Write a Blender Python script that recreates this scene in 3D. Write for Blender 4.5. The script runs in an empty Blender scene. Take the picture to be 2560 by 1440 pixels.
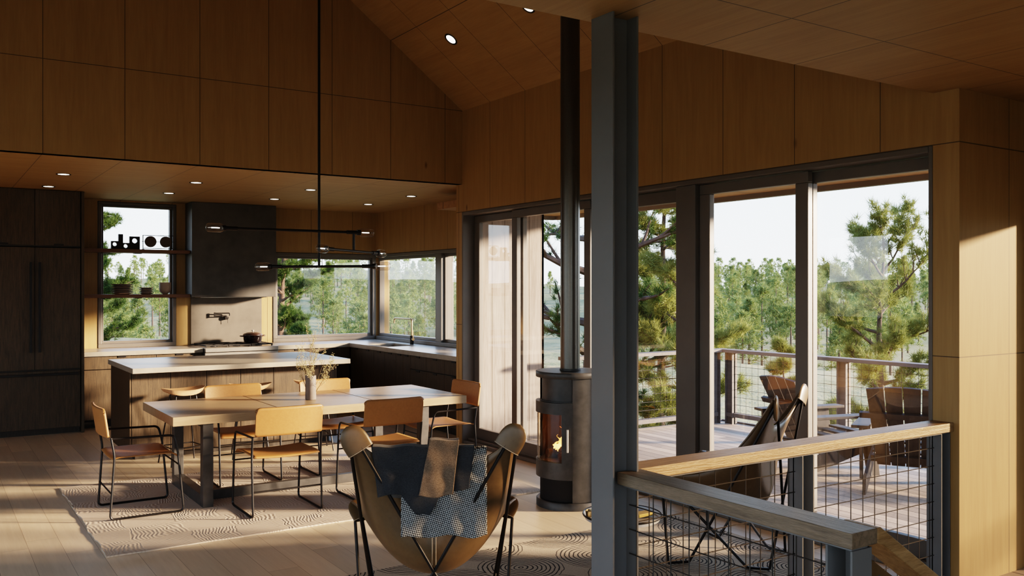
import bpy, bmesh, math, random
import numpy as np
from mathutils import Vector, Matrix, Euler

random.seed(7)
SC = bpy.context.scene
COL = SC.collection
PI = math.pi
R = math.radians

# ------------------------------------------------------------------ helpers
class MB:
    def __init__(s):
        s.v = []; s.f = []
    def add(s, vs, fs):
        o = len(s.v); s.v += [tuple(p) for p in vs]; s.f += [tuple(i + o for i in f) for f in fs]; return s
    def box(s, x0, x1, y0, y1, z0, z1, M=None):
        vs = [(x, y, z) for x in (x0, x1) for y in (y0, y1) for z in (z0, z1)]
        if M is not None: vs = [M @ Vector(p) for p in vs]
        return s.add(vs, [(0, 1, 3, 2), (4, 6, 7, 5), (0, 4, 5, 1), (2, 3, 7, 6), (0, 2, 6, 4), (1, 5, 7, 3)])
    def prism(s, poly, axis, a, b, M=None):
        n = len(poly)
        def pt(p, t):
            q = (t, p[0], p[1]) if axis == 'x' else (p[0], t, p[1]) if axis == 'y' else (p[0], p[1], t)
            return M @ Vector(q) if M is not None else q
        vs = [pt(p, a) for p in poly] + [pt(p, b) for p in poly]
        fs = [tuple(range(n - 1, -1, -1)), tuple(range(n, 2 * n))] + [(i, (i + 1) % n, n + (i + 1) % n, n + i) for i in range(n)]
        return s.add(vs, fs)
    def tube(s, pts, r, n=10, closed=False, caps=True):
        pts = [Vector(p) for p in pts]; m = len(pts)
        rr = r if isinstance(r, (list, tuple)) else [r] * m
        tang = []
        for i in range(m):
            if closed: t = pts[(i + 1) % m] - pts[i - 1]
            else: t = pts[min(i + 1, m - 1)] - pts[max(i - 1, 0)]
            tang.append(t.normalized())
        up = Vector((0, 0, 1)) if abs(tang[0].z) < .9 else Vector((1, 0, 0))
        nrm = (up - tang[0] * up.dot(tang[0])).normalized()
        vs = []
        for i in range(m):
            t = tang[i]
            nrm = (nrm - t * nrm.dot(t))
            nrm = nrm.normalized() if nrm.length > 1e-6 else t.orthogonal().normalized()
            b = t.cross(nrm)
            for k in range(n):
                a = 2 * PI * k / n
                vs.append(pts[i] + (nrm * math.cos(a) + b * math.sin(a)) * rr[i])
        fs = []
        for i in range(m if closed else m - 1):
            j = (i + 1) % m
            for k in range(n):
                l = (k + 1) % n
                fs.append((i * n + k, i * n + l, j * n + l, j * n + k))
        if caps and not closed:
            fs.append(tuple(range(n - 1, -1, -1))); fs.append(tuple((m - 1) * n + k for k in range(n)))
        return s.add(vs, fs)
    def lathe(s, prof, c=(0, 0, 0), n=28, a0=0, a1=2 * PI):
        full = abs(a1 - a0 - 2 * PI) < 1e-6
        m = n if full else n + 1
        vs = []; fs = []
        for (r, z) in prof:
            for k in range(m):
                a = a0 + (a1 - a0) * k / n
                vs.append((c[0] + r * math.cos(a), c[1] + r * math.sin(a), c[2] + z))
        P = len(prof)
        for i in range(P - 1):
            for k in range(n):
                l = (k + 1) % m
                fs.append((i * m + k, i * m + l, (i + 1) * m + l, (i + 1) * m + k))
        return s.add(vs, fs)
    def cyl(s, c, r, z0, z1, n=28):
        return s.lathe([(0.0001, z0), (r, z0), (r, z1), (0.0001, z1)], (c[0], c[1], 0), n)
    def grid(s, fn, nu, nv):
        vs = [fn(i / nu, j / nv) for j in range(nv + 1) for i in range(nu + 1)]
        fs = [(j * (nu + 1) + i, j * (nu + 1) + i + 1, (j + 1) * (nu + 1) + i + 1, (j + 1) * (nu + 1) + i) for j in range(nv) for i in range(nu)]
        return s.add(vs, fs)
    def wall(s, axis, t0, t1, a0, a1, z0, z1, holes=()):
        """slab with holes. axis 'x': slab spans x in a0..a1, thickness y t0..t1 ; axis 'y': spans y."""
        A = sorted({a0, a1, *[h[0] for h in holes], *[h[1] for h in holes]}); Z = sorted({z0, z1, *[h[2] for h in holes], *[h[3] for h in holes]})
        for i in range(len(A) - 1):
            k = 0
            while k < len(Z) - 1:
                ca = (A[i] + A[i + 1]) / 2
                def hole(q):
                    cz = (Z[q] + Z[q + 1]) / 2
                    return any(h[0] < ca < h[1] and h[2] < cz < h[3] for h in holes)
                if hole(k): k += 1; continue
                e = k
                while e + 1 < len(Z) - 1 and not hole(e + 1): e += 1
                if axis == 'x': s.box(A[i], A[i + 1], t0, t1, Z[k], Z[e + 1])
                else: s.box(t0, t1, A[i], A[i + 1], Z[k], Z[e + 1])
                k = e + 1
        return s
    def build(s, name, mat=None, parent=None, smooth=False, bevel=0, seg=2, origin=None, subsurf=0, solid=0, kind=None):
        me = bpy.data.meshes.new(name)
        vs = s.v
        if origin is not None: vs = [(p[0] - origin[0], p[1] - origin[1], p[2] - origin[2]) for p in vs]
        me.from_pydata([tuple(p) for p in vs], [], s.f); me.update()
        bm = bmesh.new(); bm.from_mesh(me)
        if solid == 0: bmesh.ops.recalc_face_normals(bm, faces=bm.faces)
        bm.to_mesh(me); bm.free()
        if smooth:
            for p in me.polygons: p.use_smooth = True
        o = bpy.data.objects.new(name, me); COL.objects.link(o)
        if mat: me.materials.append(mat)
        if parent is not None: o.parent = parent
        if origin is not None and parent is None: o.location = origin
        if solid:
            m = o.modifiers.new('solid', 'SOLIDIFY'); m.thickness = solid; m.offset = 0
        if bevel:
            m = o.modifiers.new('bevel', 'BEVEL'); m.width = bevel; m.segments = seg; m.limit_method = 'ANGLE'; m.angle_limit = R(40)
            if smooth: m.harden_normals = False
        if subsurf:
            m = o.modifiers.new('sub', 'SUBSURF'); m.levels = subsurf; m.render_levels = subsurf
        if smooth:
            try: me.set_sharp_from_angle(angle=R(45))
            except Exception: pass
        if kind: o['kind'] = kind
        return o

def tag(o, label, cat, group=None, kind=None):
    o['label'] = label; o['category'] = cat
    if group: o['group'] = group
    if kind: o['kind'] = kind
    return o

def thing(name, label, cat, loc=(0, 0, 0), rz=0, group=None):
    o = bpy.data.objects.new(name, None); COL.objects.link(o)
    o.location = loc; o.rotation_euler = (0, 0, rz); o.empty_display_size = .1
    return tag(o, label, cat, group)

def dup(root, loc, rz, label=None, group=None):
    r = root.copy(); COL.objects.link(r); r.location = loc; r.rotation_euler = (0, 0, rz)
    if label: r['label'] = label
    if group: r['group'] = group
    for ch in list(root.children):
        c = ch.copy(); COL.objects.link(c); c.parent = r
        for g in ch.children:
            d = g.copy(); COL.objects.link(d); d.parent = c
    return r

def smooth_path(pts, n=6, closed=False):
    """Catmull-Rom resample"""
    P = [Vector(p) for p in pts]; out = []
    m = len(P)
    for i in range(m - 1):
        p0 = P[max(i - 1, 0)]; p1 = P[i]; p2 = P[i + 1]; p3 = P[min(i + 2, m - 1)]
        for k in range(n):
            t = k / n
            out.append(.5 * ((2 * p1) + (p2 - p0) * t + (2 * p0 - 5 * p1 + 4 * p2 - p3) * t * t + (3 * p1 - p0 - 3 * p2 + p3) * t ** 3))
    out.append(P[-1]); return out

def round_poly(pts, r, n=5, closed=False):
    """fillet the corners of a 3D polyline"""
    P = [Vector(p) for p in pts]; m = len(P); out = []
    for i in range(m):
        if not closed and i in (0, m - 1): out.append(P[i]); continue
        a = P[i - 1]; b = P[i]; c = P[(i + 1) % m]
        d1 = (a - b); d2 = (c - b); rr = min(r, d1.length * .45, d2.length * .45)
        p = b + d1.normalized() * rr; q = b + d2.normalized() * rr
        for k in range(n + 1):
            t = k / n
            out.append((1 - t) ** 2 * p + 2 * t * (1 - t) * b + t * t * q)
    return out

# ------------------------------------------------------------------ materials
def newmat(name):
    m = bpy.data.materials.new(name); m.use_nodes = True
    nt = m.node_tree; b = nt.nodes['Principled BSDF']
    return m, nt, b
def N(nt, t, **kw):
    n = nt.nodes.new(t)
    for k, v in kw.items():
        if k in n.inputs.keys() if hasattr(n.inputs, 'keys') else False: n.inputs[k].default_value = v
        else:
            try: setattr(n, k, v)
            except Exception: pass
    return n
def math_(nt, op, a, b=None, c=None):
    n = nt.nodes.new('ShaderNodeMath'); n.operation = op
    for i, x in enumerate((a, b, c)):
        if x is None: continue
        if isinstance(x, (int, float)): n.inputs[i].default_value = x
        else: nt.links.new(x, n.inputs[i])
    return n.outputs[0]
def mixc(nt, fac, a, b, mode='MIX'):
    n = nt.nodes.new('ShaderNodeMix'); n.data_type = 'RGBA'; n.blend_type = mode
    for i, x in ((0, fac), (6, a), (7, b)):
        if isinstance(x, (int, float)): n.inputs[i].default_value = x
        elif isinstance(x, (tuple, list)): n.inputs[i].default_value = (*x[:3], 1)
        else: nt.links.new(x, n.inputs[i])
    return n.outputs[2]
def coords(nt, scale=(1, 1, 1), rot=(0, 0, 0)):
    tc = nt.nodes.new('ShaderNodeTexCoord'); mp = nt.nodes.new('ShaderNodeMapping')
    mp.inputs['Scale'].default_value = scale; mp.inputs['Rotation'].default_value = rot
    nt.links.new(tc.outputs['Object'], mp.inputs['Vector'])
    return tc.outputs['Object'], mp.outputs['Vector']
def noise(nt, vec, scale, detail=4, rough=.55, dist=0):
    n = nt.nodes.new('ShaderNodeTexNoise'); n.inputs['Scale'].default_value = scale; n.inputs['Detail'].default_value = detail
    n.inputs['Roughness'].default_value = rough; n.inputs['Distortion'].default_value = dist
    nt.links.new(vec, n.inputs['Vector']); return n.outputs['Fac']
def ramp(nt, fac, stops):
    n = nt.nodes.new('ShaderNodeValToRGB'); cr = n.color_ramp
    while len(cr.elements) < len(stops): cr.elements.new(.5)
    for e, (p, c) in zip(cr.elements, stops):
        e.position = p; e.color = (*c, 1) if len(c) == 3 else c
    nt.links.new(fac, n.inputs['Fac']); return n.outputs['Color']
def bump(nt, b, h, strength=.2, dist=.01):
    n = nt.nodes.new('ShaderNodeBump'); n.inputs['Strength'].default_value = strength; n.inputs['Distance'].default_value = dist
    nt.links.new(h, n.inputs['Height']); nt.links.new(n.outputs['Normal'], b.inputs['Normal'])
def maskline(nt, comp, off, per, w):
    """1 on a joint. per None = single line"""
    if per is None:
        d = math_(nt, 'ABSOLUTE', math_(nt, 'SUBTRACT', comp, off))
        return math_(nt, 'LESS_THAN', d, w / 2)
    q = math_(nt, 'DIVIDE', math_(nt, 'SUBTRACT', comp, off - per / 2), per)
    fr = math_(nt, 'FRACT', q)
    d = math_(nt, 'ABSOLUTE', math_(nt, 'SUBTRACT', fr, .5))
    return math_(nt, 'LESS_THAN', d, w / per / 2)

def wood(name, c1, c2, grain='z', rough=.5, fine=1.0, streak=.5, seams=(), knots=True, bstr=.05, coat=0, plank=None, contrast=(.35, .65), seamcol=(.05, .03, .015), spec=.5, gap=.003, pv=.80):
    m, nt, b = newmat(name)
    sc = {'x': (.6, 9, 9), 'y': (9, .6, 9), 'z': (9, 9, .6)}[grain]
    raw, vec = coords(nt, tuple(x * fine for x in sc))
    sep = nt.nodes.new('ShaderNodeSeparateXYZ'); nt.links.new(raw, sep.inputs[0])
    comp = {'x': sep.outputs[0], 'y': sep.outputs[1], 'z': sep.outputs[2]}
    if plank:
        wa, w, la, L = plank            # width axis, width, length axis, length
        i1 = math_(nt, 'FLOOR', math_(nt, 'DIVIDE', comp[wa], w))
        wn = nt.nodes.new('ShaderNodeTexWhiteNoise'); wn.noise_dimensions = '1D'; nt.links.new(i1, wn.inputs['W'])
        sh = math_(nt, 'MULTIPLY', wn.outputs['Value'], L)
        j = math_(nt, 'DIVIDE', math_(nt, 'ADD', comp[la], sh), L)
        i2 = math_(nt, 'FLOOR', j)
        wn2 = nt.nodes.new('ShaderNodeTexWhiteNoise'); wn2.noise_dimensions = '2D'
        cb = nt.nodes.new('ShaderNodeCombineXYZ'); nt.links.new(i1, cb.inputs[0]); nt.links.new(i2, cb.inputs[1]); nt.links.new(cb.outputs[0], wn2.inputs['Vector'])
        va = nt.nodes.new('ShaderNodeVectorMath'); va.operation = 'MULTIPLY_ADD'
        nt.links.new(wn2.outputs['Color'], va.inputs[0]); va.inputs[1].default_value = (17, 17, 17); nt.links.new(vec, va.inputs[2])
        vec = va.outputs[0]
    n1 = noise(nt, vec, 1.6, 6, .6, .6)
    n2 = noise(nt, vec, 14 * streak, 3, .5)
    f = math_(nt, 'ADD', math_(nt, 'MULTIPLY', n1, .65), math_(nt, 'MULTIPLY', n2, .35))
    col = ramp(nt, f, [(contrast[0], c1), (contrast[1], c2)])
    if plank:
        col = mixc(nt, 1, col, ramp(nt, wn2.outputs['Value'], [(0, (pv, pv, pv)), (1, (1.08, 1.06, 1.04))]), 'MULTIPLY')
    if knots:
        _, kv = coords(nt, {'x': (1, 2.2, 2.2), 'y': (2.2, 1, 2.2), 'z': (2.2, 2.2, 1)}[grain])
        vo = nt.nodes.new('ShaderNodeTexVoronoi'); vo.inputs['Scale'].default_value = 1.0; nt.links.new(kv, vo.inputs['Vector'])
        k = ramp(nt, vo.outputs['Distance'], [(.012, (.30, .2, .12)), (.05, (1, 1, 1))])
        col = mixc(nt, .8, col, k, 'MULTIPLY')
    msk = None
    for (ax, off, per, w) in seams:
        q = maskline(nt, comp[ax], off, per, w)
        msk = q if msk is None else math_(nt, 'MAXIMUM', msk, q)
    if plank:
        q = maskline(nt, comp[wa], 0, w, gap)
        msk = q if msk is None else math_(nt, 'MAXIMUM', msk, q)
        fr = math_(nt, 'FRACT', j); q = math_(nt, 'LESS_THAN', fr, .003 / L)
        msk = math_(nt, 'MAXIMUM', msk, q)
    if msk is not None: col = mixc(nt, math_(nt, 'MULTIPLY', msk, .85), col, seamcol)
    nt.links.new(col, b.inputs['Base Color'])
    b.inputs['Roughness'].default_value = rough
    b.inputs['Specular IOR Level'].default_value = spec
    if coat: b.inputs['Coat Weight'].default_value = coat; b.inputs['Coat Roughness'].default_value = .25
    bump(nt, b, f, bstr)
    return m
def plain(name, c, rough=.5, metal=0, var=.12, nscale=6, bstr=.03, spec=.5):
    m, nt, b = newmat(name)
    raw, vec = coords(nt)
    n1 = noise(nt, vec, nscale, 5, .6)
    lo = tuple(x * (1 - var) for x in c); hi = tuple(min(1, x * (1 + var)) for x in c)
    col = ramp(nt, n1, [(.3, lo), (.7, hi)])
    nt.links.new(col, b.inputs['Base Color'])
    b.inputs['Roughness'].default_value = rough; b.inputs['Metallic'].default_value = metal
    b.inputs['Specular IOR Level'].default_value = spec
    if bstr: bump(nt, b, n1, bstr)
    return m
def emis(name, c, s):
    m, nt, b = newmat(name)
    b.inputs['Base Color'].default_value = (*c, 1); b.inputs['Emission Color'].default_value = (*c, 1); b.inputs['Emission Strength'].default_value = s
    return m
def glassmat(name, tint=(1, 1, 1), base=.035, rough=.0, extra=0):
    m = bpy.data.materials.new(name); m.use_nodes = True; nt = m.node_tree; nt.nodes.clear()
    out = nt.nodes.new('ShaderNodeOutputMaterial'); mx = nt.nodes.new('ShaderNodeMixShader')
    tr = nt.nodes.new('ShaderNodeBsdfTransparent'); gl = nt.nodes.new('ShaderNodeBsdfGlossy'); fr = nt.nodes.new('ShaderNodeFresnel')
    tr.inputs[0].default_value = (*tint, 1); gl.inputs['Roughness'].default_value = rough; 
    ge = nt.nodes.new('ShaderNodeNewGeometry'); nt.links.new(math_(nt, 'SUBTRACT', 1.5, math_(nt, 'MULTIPLY', ge.outputs['Backfacing'], 1.5 - 1 / 1.5)), fr.inputs['IOR'])
    nt.links.new(math_(nt, 'ADD', math_(nt, 'MULTIPLY', fr.outputs[0], 1.0), extra), mx.inputs[0])
    nt.links.new(tr.outputs[0], mx.inputs[1]); nt.links.new(gl.outputs[0], mx.inputs[2]); nt.links.new(mx.outputs[0], out.inputs[0])
    return m

PLY1 = (.325, .20, .078); PLY2 = (.39, .255, .105)
SEAM = .006
M = {}
M['ply_right'] = wood('birch_ply_right', PLY1, PLY2, 'z', .55, seams=(('y', 8.434 - .574, .6455, SEAM), ('z', 2.513, None, SEAM), ('z', 1.29, None, SEAM)), streak=.5)
M['ply_gable'] = wood('birch_ply_gable', PLY1, PLY2, 'z', .55, seams=(('x', .84, .6410, SEAM), ('z', 3.610, None, SEAM)), streak=.5)
M['ply_kback'] = wood('birch_ply_kitchen', PLY1, PLY2, 'z', .55, seams=(('x', .84, .6410, SEAM),), streak=.5)
M['ply_kright'] = wood('birch_ply_kitchen_side', PLY1, PLY2, 'z', .55, seams=(('y', 8.9, .6455, SEAM),), streak=.5)
M['ply_ceil'] = wood('birch_ply_soffit', PLY1, PLY2, 'x', .55, seams=(('x', .84, .6410, SEAM), ('y', 10.49, None, SEAM)), streak=.5)
M['ply_vault'] = wood('birch_ply_vault', PLY1, PLY2, 'y', .55, seams=(('y', 8.434 - .574, .6455, SEAM), ('x', 4.048, .98, SEAM)), streak=.5)
M['ply_low'] = wood('birch_ply_low_ceiling', PLY1, PLY2, 'y', .55, seams=(('x', 2.407, .6410, SEAM), ('y', 2.495, 1.28, SEAM)), streak=.5)
M['ply_x'] = wood('birch_ply_stair_wall', PLY1, PLY2, 'z', .55, seams=(('x', 5.43, .6410, SEAM), ('z', 2.513, None, SEAM), ('z', 1.29, None, SEAM)), streak=.5)
M['soffit'] = wood('cedar_soffit', (.30, .17, .08), (.42, .25, .12), 'x', .6, seams=(('y', .3, .64, .012),))
M['floor'] = wood('oak_floor', (.60, .475, .33), (.71, .575, .41), 'y', .36, fine=1.2, knots=False, plank=('x', .19, 'y', 2.1), contrast=(.3, .7), seamcol=(.26, .17, .10))
M['deck'] = wood('cedar_deck', (.36, .28, .21), (.55, .44, .345), 'y', .65, fine=1.5, plank=('x', .14, 'y', 3.2), contrast=(.3, .7), seamcol=(.02, .015, .01), bstr=.2, gap=.010, pv=.55)
M['clad'] = wood('weathered_cladding', (.17, .14, .12), (.30, .255, .225), 'z', .75, fine=1.6, seams=(('x', 4.93, .165, .008),), bstr=.2)
M['deckrail'] = wood('weathered_rail', (.085, .075, .072), (.14, .125, .12), 'y', .7, knots=False)
M['adir'] = wood('brown_outdoor_wood', (.021, .016, .0135), (.042, .032, .027), 'z', .6, fine=1.5, knots=False)
M['cab'] = wood('smoked_oak_cabinet', (.038, .025, .013), (.088, .058, .030), 'z', .5, fine=5.0, streak=1.3, knots=False, contrast=(.38, .62), bstr=.08)
M['cabh'] = wood('smoked_oak_dark', (.02, .015, .01), (.04, .03, .02), 'z', .5, fine=3.0, knots=False)
M['shelf'] = wood('walnut_shelf', (.13, .065, .035), (.2, .105, .06), 'x', .5, fine=2, knots=False)
M['table'] = wood('oak_table', (.26, .18, .105), (.38, .28, .18), 'x', .34, fine=2.0, streak=1, knots=False, contrast=(.3, .7), bstr=.03)
M['rail'] = wood('oak_handrail', (.20, .12, .05), (.42, .28, .14), 'x', .42, fine=4.0, streak=1, knots=False, bstr=.35)
M['rail_coollight'] = wood('oak_handrail_cool_light', (.11, .085, .058), (.24, .19, .135), 'y', .42, fine=4.0, streak=1, knots=False, bstr=.35)  # greyed copy of the handrail oak, cool light put into the colour
M['stool'] = wood('ash_stool_seat', (.38, .20, .10), (.56, .33, .18), 'x', .45, fine=3, knots=False)
M['conc'] = plain('pale_concrete', (.32, .285, .235), .32, 0, .10, 9, .03)
M['splash'] = plain('concrete_backsplash', (.115, .10, .082), .6, 0, .18, 5, .05)
M['hood'] = plain('charcoal_plaster', (.085, .08, .072), .5, 0, .30, 3.5, .05)
M['steel'] = plain('brushed_steel', (.62, .58, .52), .32, .85, .04, 20, 0)
M['black'] = plain('black_metal', (.012, .011, .011), .42, .3, .2, 20, .0)
M['iron'] = plain('cast_iron', (.012, .012, .012), .6, .2, .2, 40, .1)
M['frame'] = plain('bronze_aluminium_frame', (.135, .122, .108), .42, .0, .06, 4, 0)
M['colm'] = plain('painted_steel_column', (.145, .152, .158), .38, .0, .06, 3, 0)
M['wire'] = plain('oiled_wire', (.06, .055, .05), .5, .3, .06, 4, 0)
M['stove'] = plain('cast_stove_metal', (.055, .053, .050), .45, .2, .30, 12, .06)
M['stovedark'] = plain('stove_cavity', (.006, .005, .005), .8, 0, .1, 8, 0)
M['pipe'] = plain('flue_metal', (.14, .132, .12), .30, .75, .06, 60, 0)
M['firebrick'] = plain('vermiculite_lining', (.20, .10, .055), .8, 0, .25, 6, .1)
M['tan'] = plain('tan_leather', (.31, .145, .048), .48, 0, .08, 50, .06)
M['sling'] = plain('brown_saddle_leather', (.118, .078, .040), .38, 0, .10, 40, .05)
M['stitch'] = plain('cream_thread', (.55, .47, .36), .8, 0, .05, 8, 0)
M['ceramic'] = plain('stoneware', (.30, .225, .18), .45, 0, .08, 30, .02)
M['vase'] = plain('grey_clay_vase', (.16, .135, .12), .7, 0, .1, 20, .03)
M['enamel'] = plain('black_enamel', (.012, .008, .008), .12, 0, .1, 8, 0)
M['enlid'] = plain('brown_enamel_lid', (.07, .04, .03), .3, 0, .1, 8, 0)
M['brass'] = plain('aged_brass', (.42, .33, .20), .3, .9, .08, 12, 0)
M['gold'] = plain('yellow_matchbox', (.55, .38, .10), .5, 0, .1, 12, 0)
M['walnutdisc'] = plain('carved_disc', (.10, .065, .045), .6, 0, .2, 20, .2)
M['tray'] = plain('pale_enamel_tray', (.55, .60, .66), .2, 0, .04, 6, 0)
M['log'] = plain('charred_log', (.10, .035, .015), .9, 0, .5, 14, .4)
M['bark'] = plain('pine_bark', (.075, .052, .042), .9, 0, .35, 8, .4)
M['barkred'] = plain('pine_bark_red', (.12, .075, .055), .9, 0, .35, 8, .4)
M['twig'] = plain('dry_twig', (.16, .11, .05), .8, 0, .2, 30, 0)
M['blossom'] = plain('dry_blossom', (.50, .43, .22), .8, 0, .25, 30, 0)
M['glass'] = glassmat('window_glass', (1, 1, 1), extra=.015)
M['sundimglass'] = glassmat('sun_dimming_glass', (.62, .58, .52), extra=.02)  # tint added to dim the sun through the unseen stair window
M['bulbglass'] = glassmat('smoked_bulb_glass', (.88, .86, .84), extra=.03)
M['stoveglass'] = glassmat('stove_glass', (.95, .82, .66), extra=.02)
M['led'] = emis('downlight_led', (1, .93, .82), 9)
M['fil'] = emis('filament', (1, .95, .88), 12)
M['dark'] = plain('outer_roof', (.08, .07, .06), .8)
M['lining'] = plain('stair_lining', (.25, .2, .15), .8)

def fabric(name, c1, c2, sc, rough=.95):
    m, nt, b = newmat(name)
    raw, vec = coords(nt, (sc, sc, sc)); n = noise(nt, vec, 1, 2)
    _, v2 = coords(nt, (sc * .3, sc * .3, sc * 3)); n2 = noise(nt, v2, 1, 2)
    col = ramp(nt, math_(nt, 'ADD', math_(nt, 'MULTIPLY', n, .5), math_(nt, 'MULTIPLY', n2, .5)), [(.4, c1), (.6, c2)])
    nt.links.new(col, b.inputs['Base Color']); b.inputs['Roughness'].default_value = rough
    b.inputs['Sheen Weight'].default_value = .1
    bump(nt, b, n, .3, .003); return m
M['charcoal'] = fabric('charcoal_linen', (.022, .025, .030), (.04, .044, .05), 260)
M['brownlinen'] = fabric('brown_linen', (.10, .072, .05), (.19, .14, .10), 260)
def weave(name):
    m, nt, b = newmat(name)
    tc = nt.nodes.new('ShaderNodeTexCoord'); mp = nt.nodes.new('ShaderNodeMapping'); mp.inputs['Rotation'].default_value = (0, R(28), 0)
    nt.links.new(tc.outputs['Object'], mp.inputs['Vector'])
    sep = nt.nodes.new('ShaderNodeSeparateXYZ'); nt.links.new(mp.outputs[0], sep.inputs[0])
    K = 520
    sx = math_(nt, 'SINE', math_(nt, 'MULTIPLY', sep.outputs[0], K)); sz = math_(nt, 'SINE', math_(nt, 'MULTIPLY', sep.outputs[2], K))
    p = math_(nt, 'MULTIPLY', sx, sz)
    nz = noise(nt, tc.outputs['Object'], 160, 2)
    f = math_(nt, 'ADD', p, math_(nt, 'MULTIPLY', math_(nt, 'SUBTRACT', nz, .5), .8))
    col = ramp(nt, math_(nt, 'ADD', math_(nt, 'MULTIPLY', f, .5), .5), [(.42, (.012, .014, .017)), (.58, (.40, .42, .42))])
    nt.links.new(col, b.inputs['Base Color']); b.inputs['Roughness'].default_value = .95; bump(nt, b, p, .5, .004); return m
M['weave'] = weave('black_white_weave')

def rug_rings():
    m, nt, b = newmat('ring_pattern_rug')
    raw, vec = coords(nt)
    nz = nt.nodes.new('ShaderNodeTexNoise'); nz.inputs['Scale'].default_value = 9; nz.inputs['Detail'].default_value = 2; nt.links.new(raw, nz.inputs['Vector'])
    va = nt.nodes.new('ShaderNodeVectorMath'); va.operation = 'MULTIPLY_ADD'; nt.links.new(nz.outputs['Color'], va.inputs[0]); va.inputs[1].default_value = (.03, .03, 0); nt.links.new(raw, va.inputs[2])
    vo = nt.nodes.new('ShaderNodeTexVoronoi'); vo.voronoi_dimensions = '2D'; vo.inputs['Scale'].default_value = 2.05; vo.inputs['Randomness'].default_value = .3
    nt.links.new(va.outputs[0], vo.inputs['Vector'])
    d = math_(nt, 'MULTIPLY', vo.outputs['Distance'], 18)
    fr = math_(nt, 'FRACT', d)
    line = math_(nt, 'LESS_THAN', math_(nt, 'ABSOLUTE', math_(nt, 'SUBTRACT', fr, .5)), .15)
    outside = math_(nt, 'LESS_THAN', vo.outputs['Distance'], .53)
    line = math_(nt, 'MULTIPLY', line, outside)
    n = noise(nt, raw, 120, 3)
    base = ramp(nt, n, [(.3, (.40, .32, .23)), (.7, (.52, .43, .32))])
    col = mixc(nt, line, base, (.035, .026, .02))
    nt.links.new(col, b.inputs['Base Color']); b.inputs['Roughness'].default_value = .95
    bump(nt, b, math_(nt, 'SUBTRACT', math_(nt, 'MULTIPLY', n, .5), line), .5, .004); return m
M['ringrug'] = rug_rings()
def rug_carved():
    m, nt, b = newmat('carved_wool_rug')
    raw, vec = coords(nt)
    # checker patches of two carve directions
    ck = nt.nodes.new('ShaderNodeTexChecker'); ck.inputs['Scale'].default_value = 3.1
    nz = nt.nodes.new('ShaderNodeTexNoise'); nz.inputs['Scale'].default_value = 3.5; nz.inputs['Detail'].default_value = 2; nt.links.new(raw, nz.inputs['Vector'])
    va = nt.nodes.new('ShaderNodeVectorMath'); va.operation = 'MULTIPLY_ADD'; nt.links.new(nz.outputs['Color'], va.inputs[0]); va.inputs[1].default_value = (.20, .20, 0); nt.links.new(raw, va.inputs[2])
    nt.links.new(va.outputs[0], ck.inputs['Vector'])
    sep = nt.nodes.new('ShaderNodeSeparateXYZ'); nt.links.new(va.outputs[0], sep.inputs[0])
    w1 = math_(nt, 'SINE', math_(nt, 'MULTIPLY', sep.outputs[0], 260)); w2 = math_(nt, 'SINE', math_(nt, 'MULTIPLY', sep.outputs[1], 260))
    mixn = nt.nodes.new('ShaderNodeMix'); mixn.data_type = 'FLOAT'
    nt.links.new(ck.outputs['Fac'], mixn.inputs[0]); nt.links.new(w1, mixn.inputs[2]); nt.links.new(w2, mixn.inputs[3])
    n = noise(nt, raw, 14, 4)
    h = math_(nt, 'MULTIPLY', mixn.outputs[0], n)
    col = ramp(nt, math_(nt, 'ADD', math_(nt, 'MULTIPLY', h, .5), .5), [(.2, (.40, .32, .25)), (.42, (.48, .395, .31)), (.75, (.51, .42, .335))])
    nt.links.new(col, b.inputs['Base Color']); b.inputs['Roughness'].default_value = .95
    bump(nt, b, h, .35, .004); return m
M['rug'] = rug_carved()

def foliage(name, c1, c2, trans=.35, haze=0):
    m, nt, b = newmat(name)
    raw, vec = coords(nt); oi = nt.nodes.new('ShaderNodeObjectInfo')
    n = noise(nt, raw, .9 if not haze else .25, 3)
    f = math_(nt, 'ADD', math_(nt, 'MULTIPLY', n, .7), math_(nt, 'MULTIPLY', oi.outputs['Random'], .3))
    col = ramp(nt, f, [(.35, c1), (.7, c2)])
    nt.links.new(col, b.inputs['Base Color']); b.inputs['Roughness'].default_value = .7
    tr = nt.nodes.new('ShaderNodeBsdfTranslucent'); mx = nt.nodes.new('ShaderNodeMixShader'); mx.inputs[0].default_value = trans
    nt.links.new(col, tr.inputs[0])
    out = nt.nodes['Material Output']
    nt.links.new(b.outputs[0], mx.inputs[1]); nt.links.new(tr.outputs[0], mx.inputs[2]); nt.links.new(mx.outputs[0], out.inputs['Surface'])
    return m
M['needle_dark'] = foliage('needles_dark', (.035, .075, .012), (.11, .165, .03))
M['needle_olive'] = foliage('needles_olive', (.10, .125, .03), (.24, .26, .075))
M['needle_far_haze'] = foliage('needles_far_haze', (.125, .165, .05), (.23, .285, .10), .35, 1)  # distance haze put into the colour as a paler green
def ground():
    m, nt, b = newmat('dry_grass_ground')
    raw, vec = coords(nt)
    n1 = noise(nt, raw, .09, 6, .65); n2 = noise(nt, raw, 1.7, 5, .7)
    f = math_(nt, 'ADD', math_(nt, 'MULTIPLY', n1, .5), math_(nt, 'MULTIPLY', n2, .5))
    col = ramp(nt, f, [(.38, (.08, .10, .04)), (.52, (.19, .18, .09)), (.68, (.29, .26, .155))])
    nt.links.new(col, b.inputs['Base Color']); b.inputs['Roughness'].default_value = .95
    bump(nt, b, n2, .6, .2); return m
M['ground'] = ground()

# ------------------------------------------------------------------ structure
XL = 4.90; ZC = 2.815
def S(name, mb, mat, **k): return mb.build(name, mat, kind='structure', **k)

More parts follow.
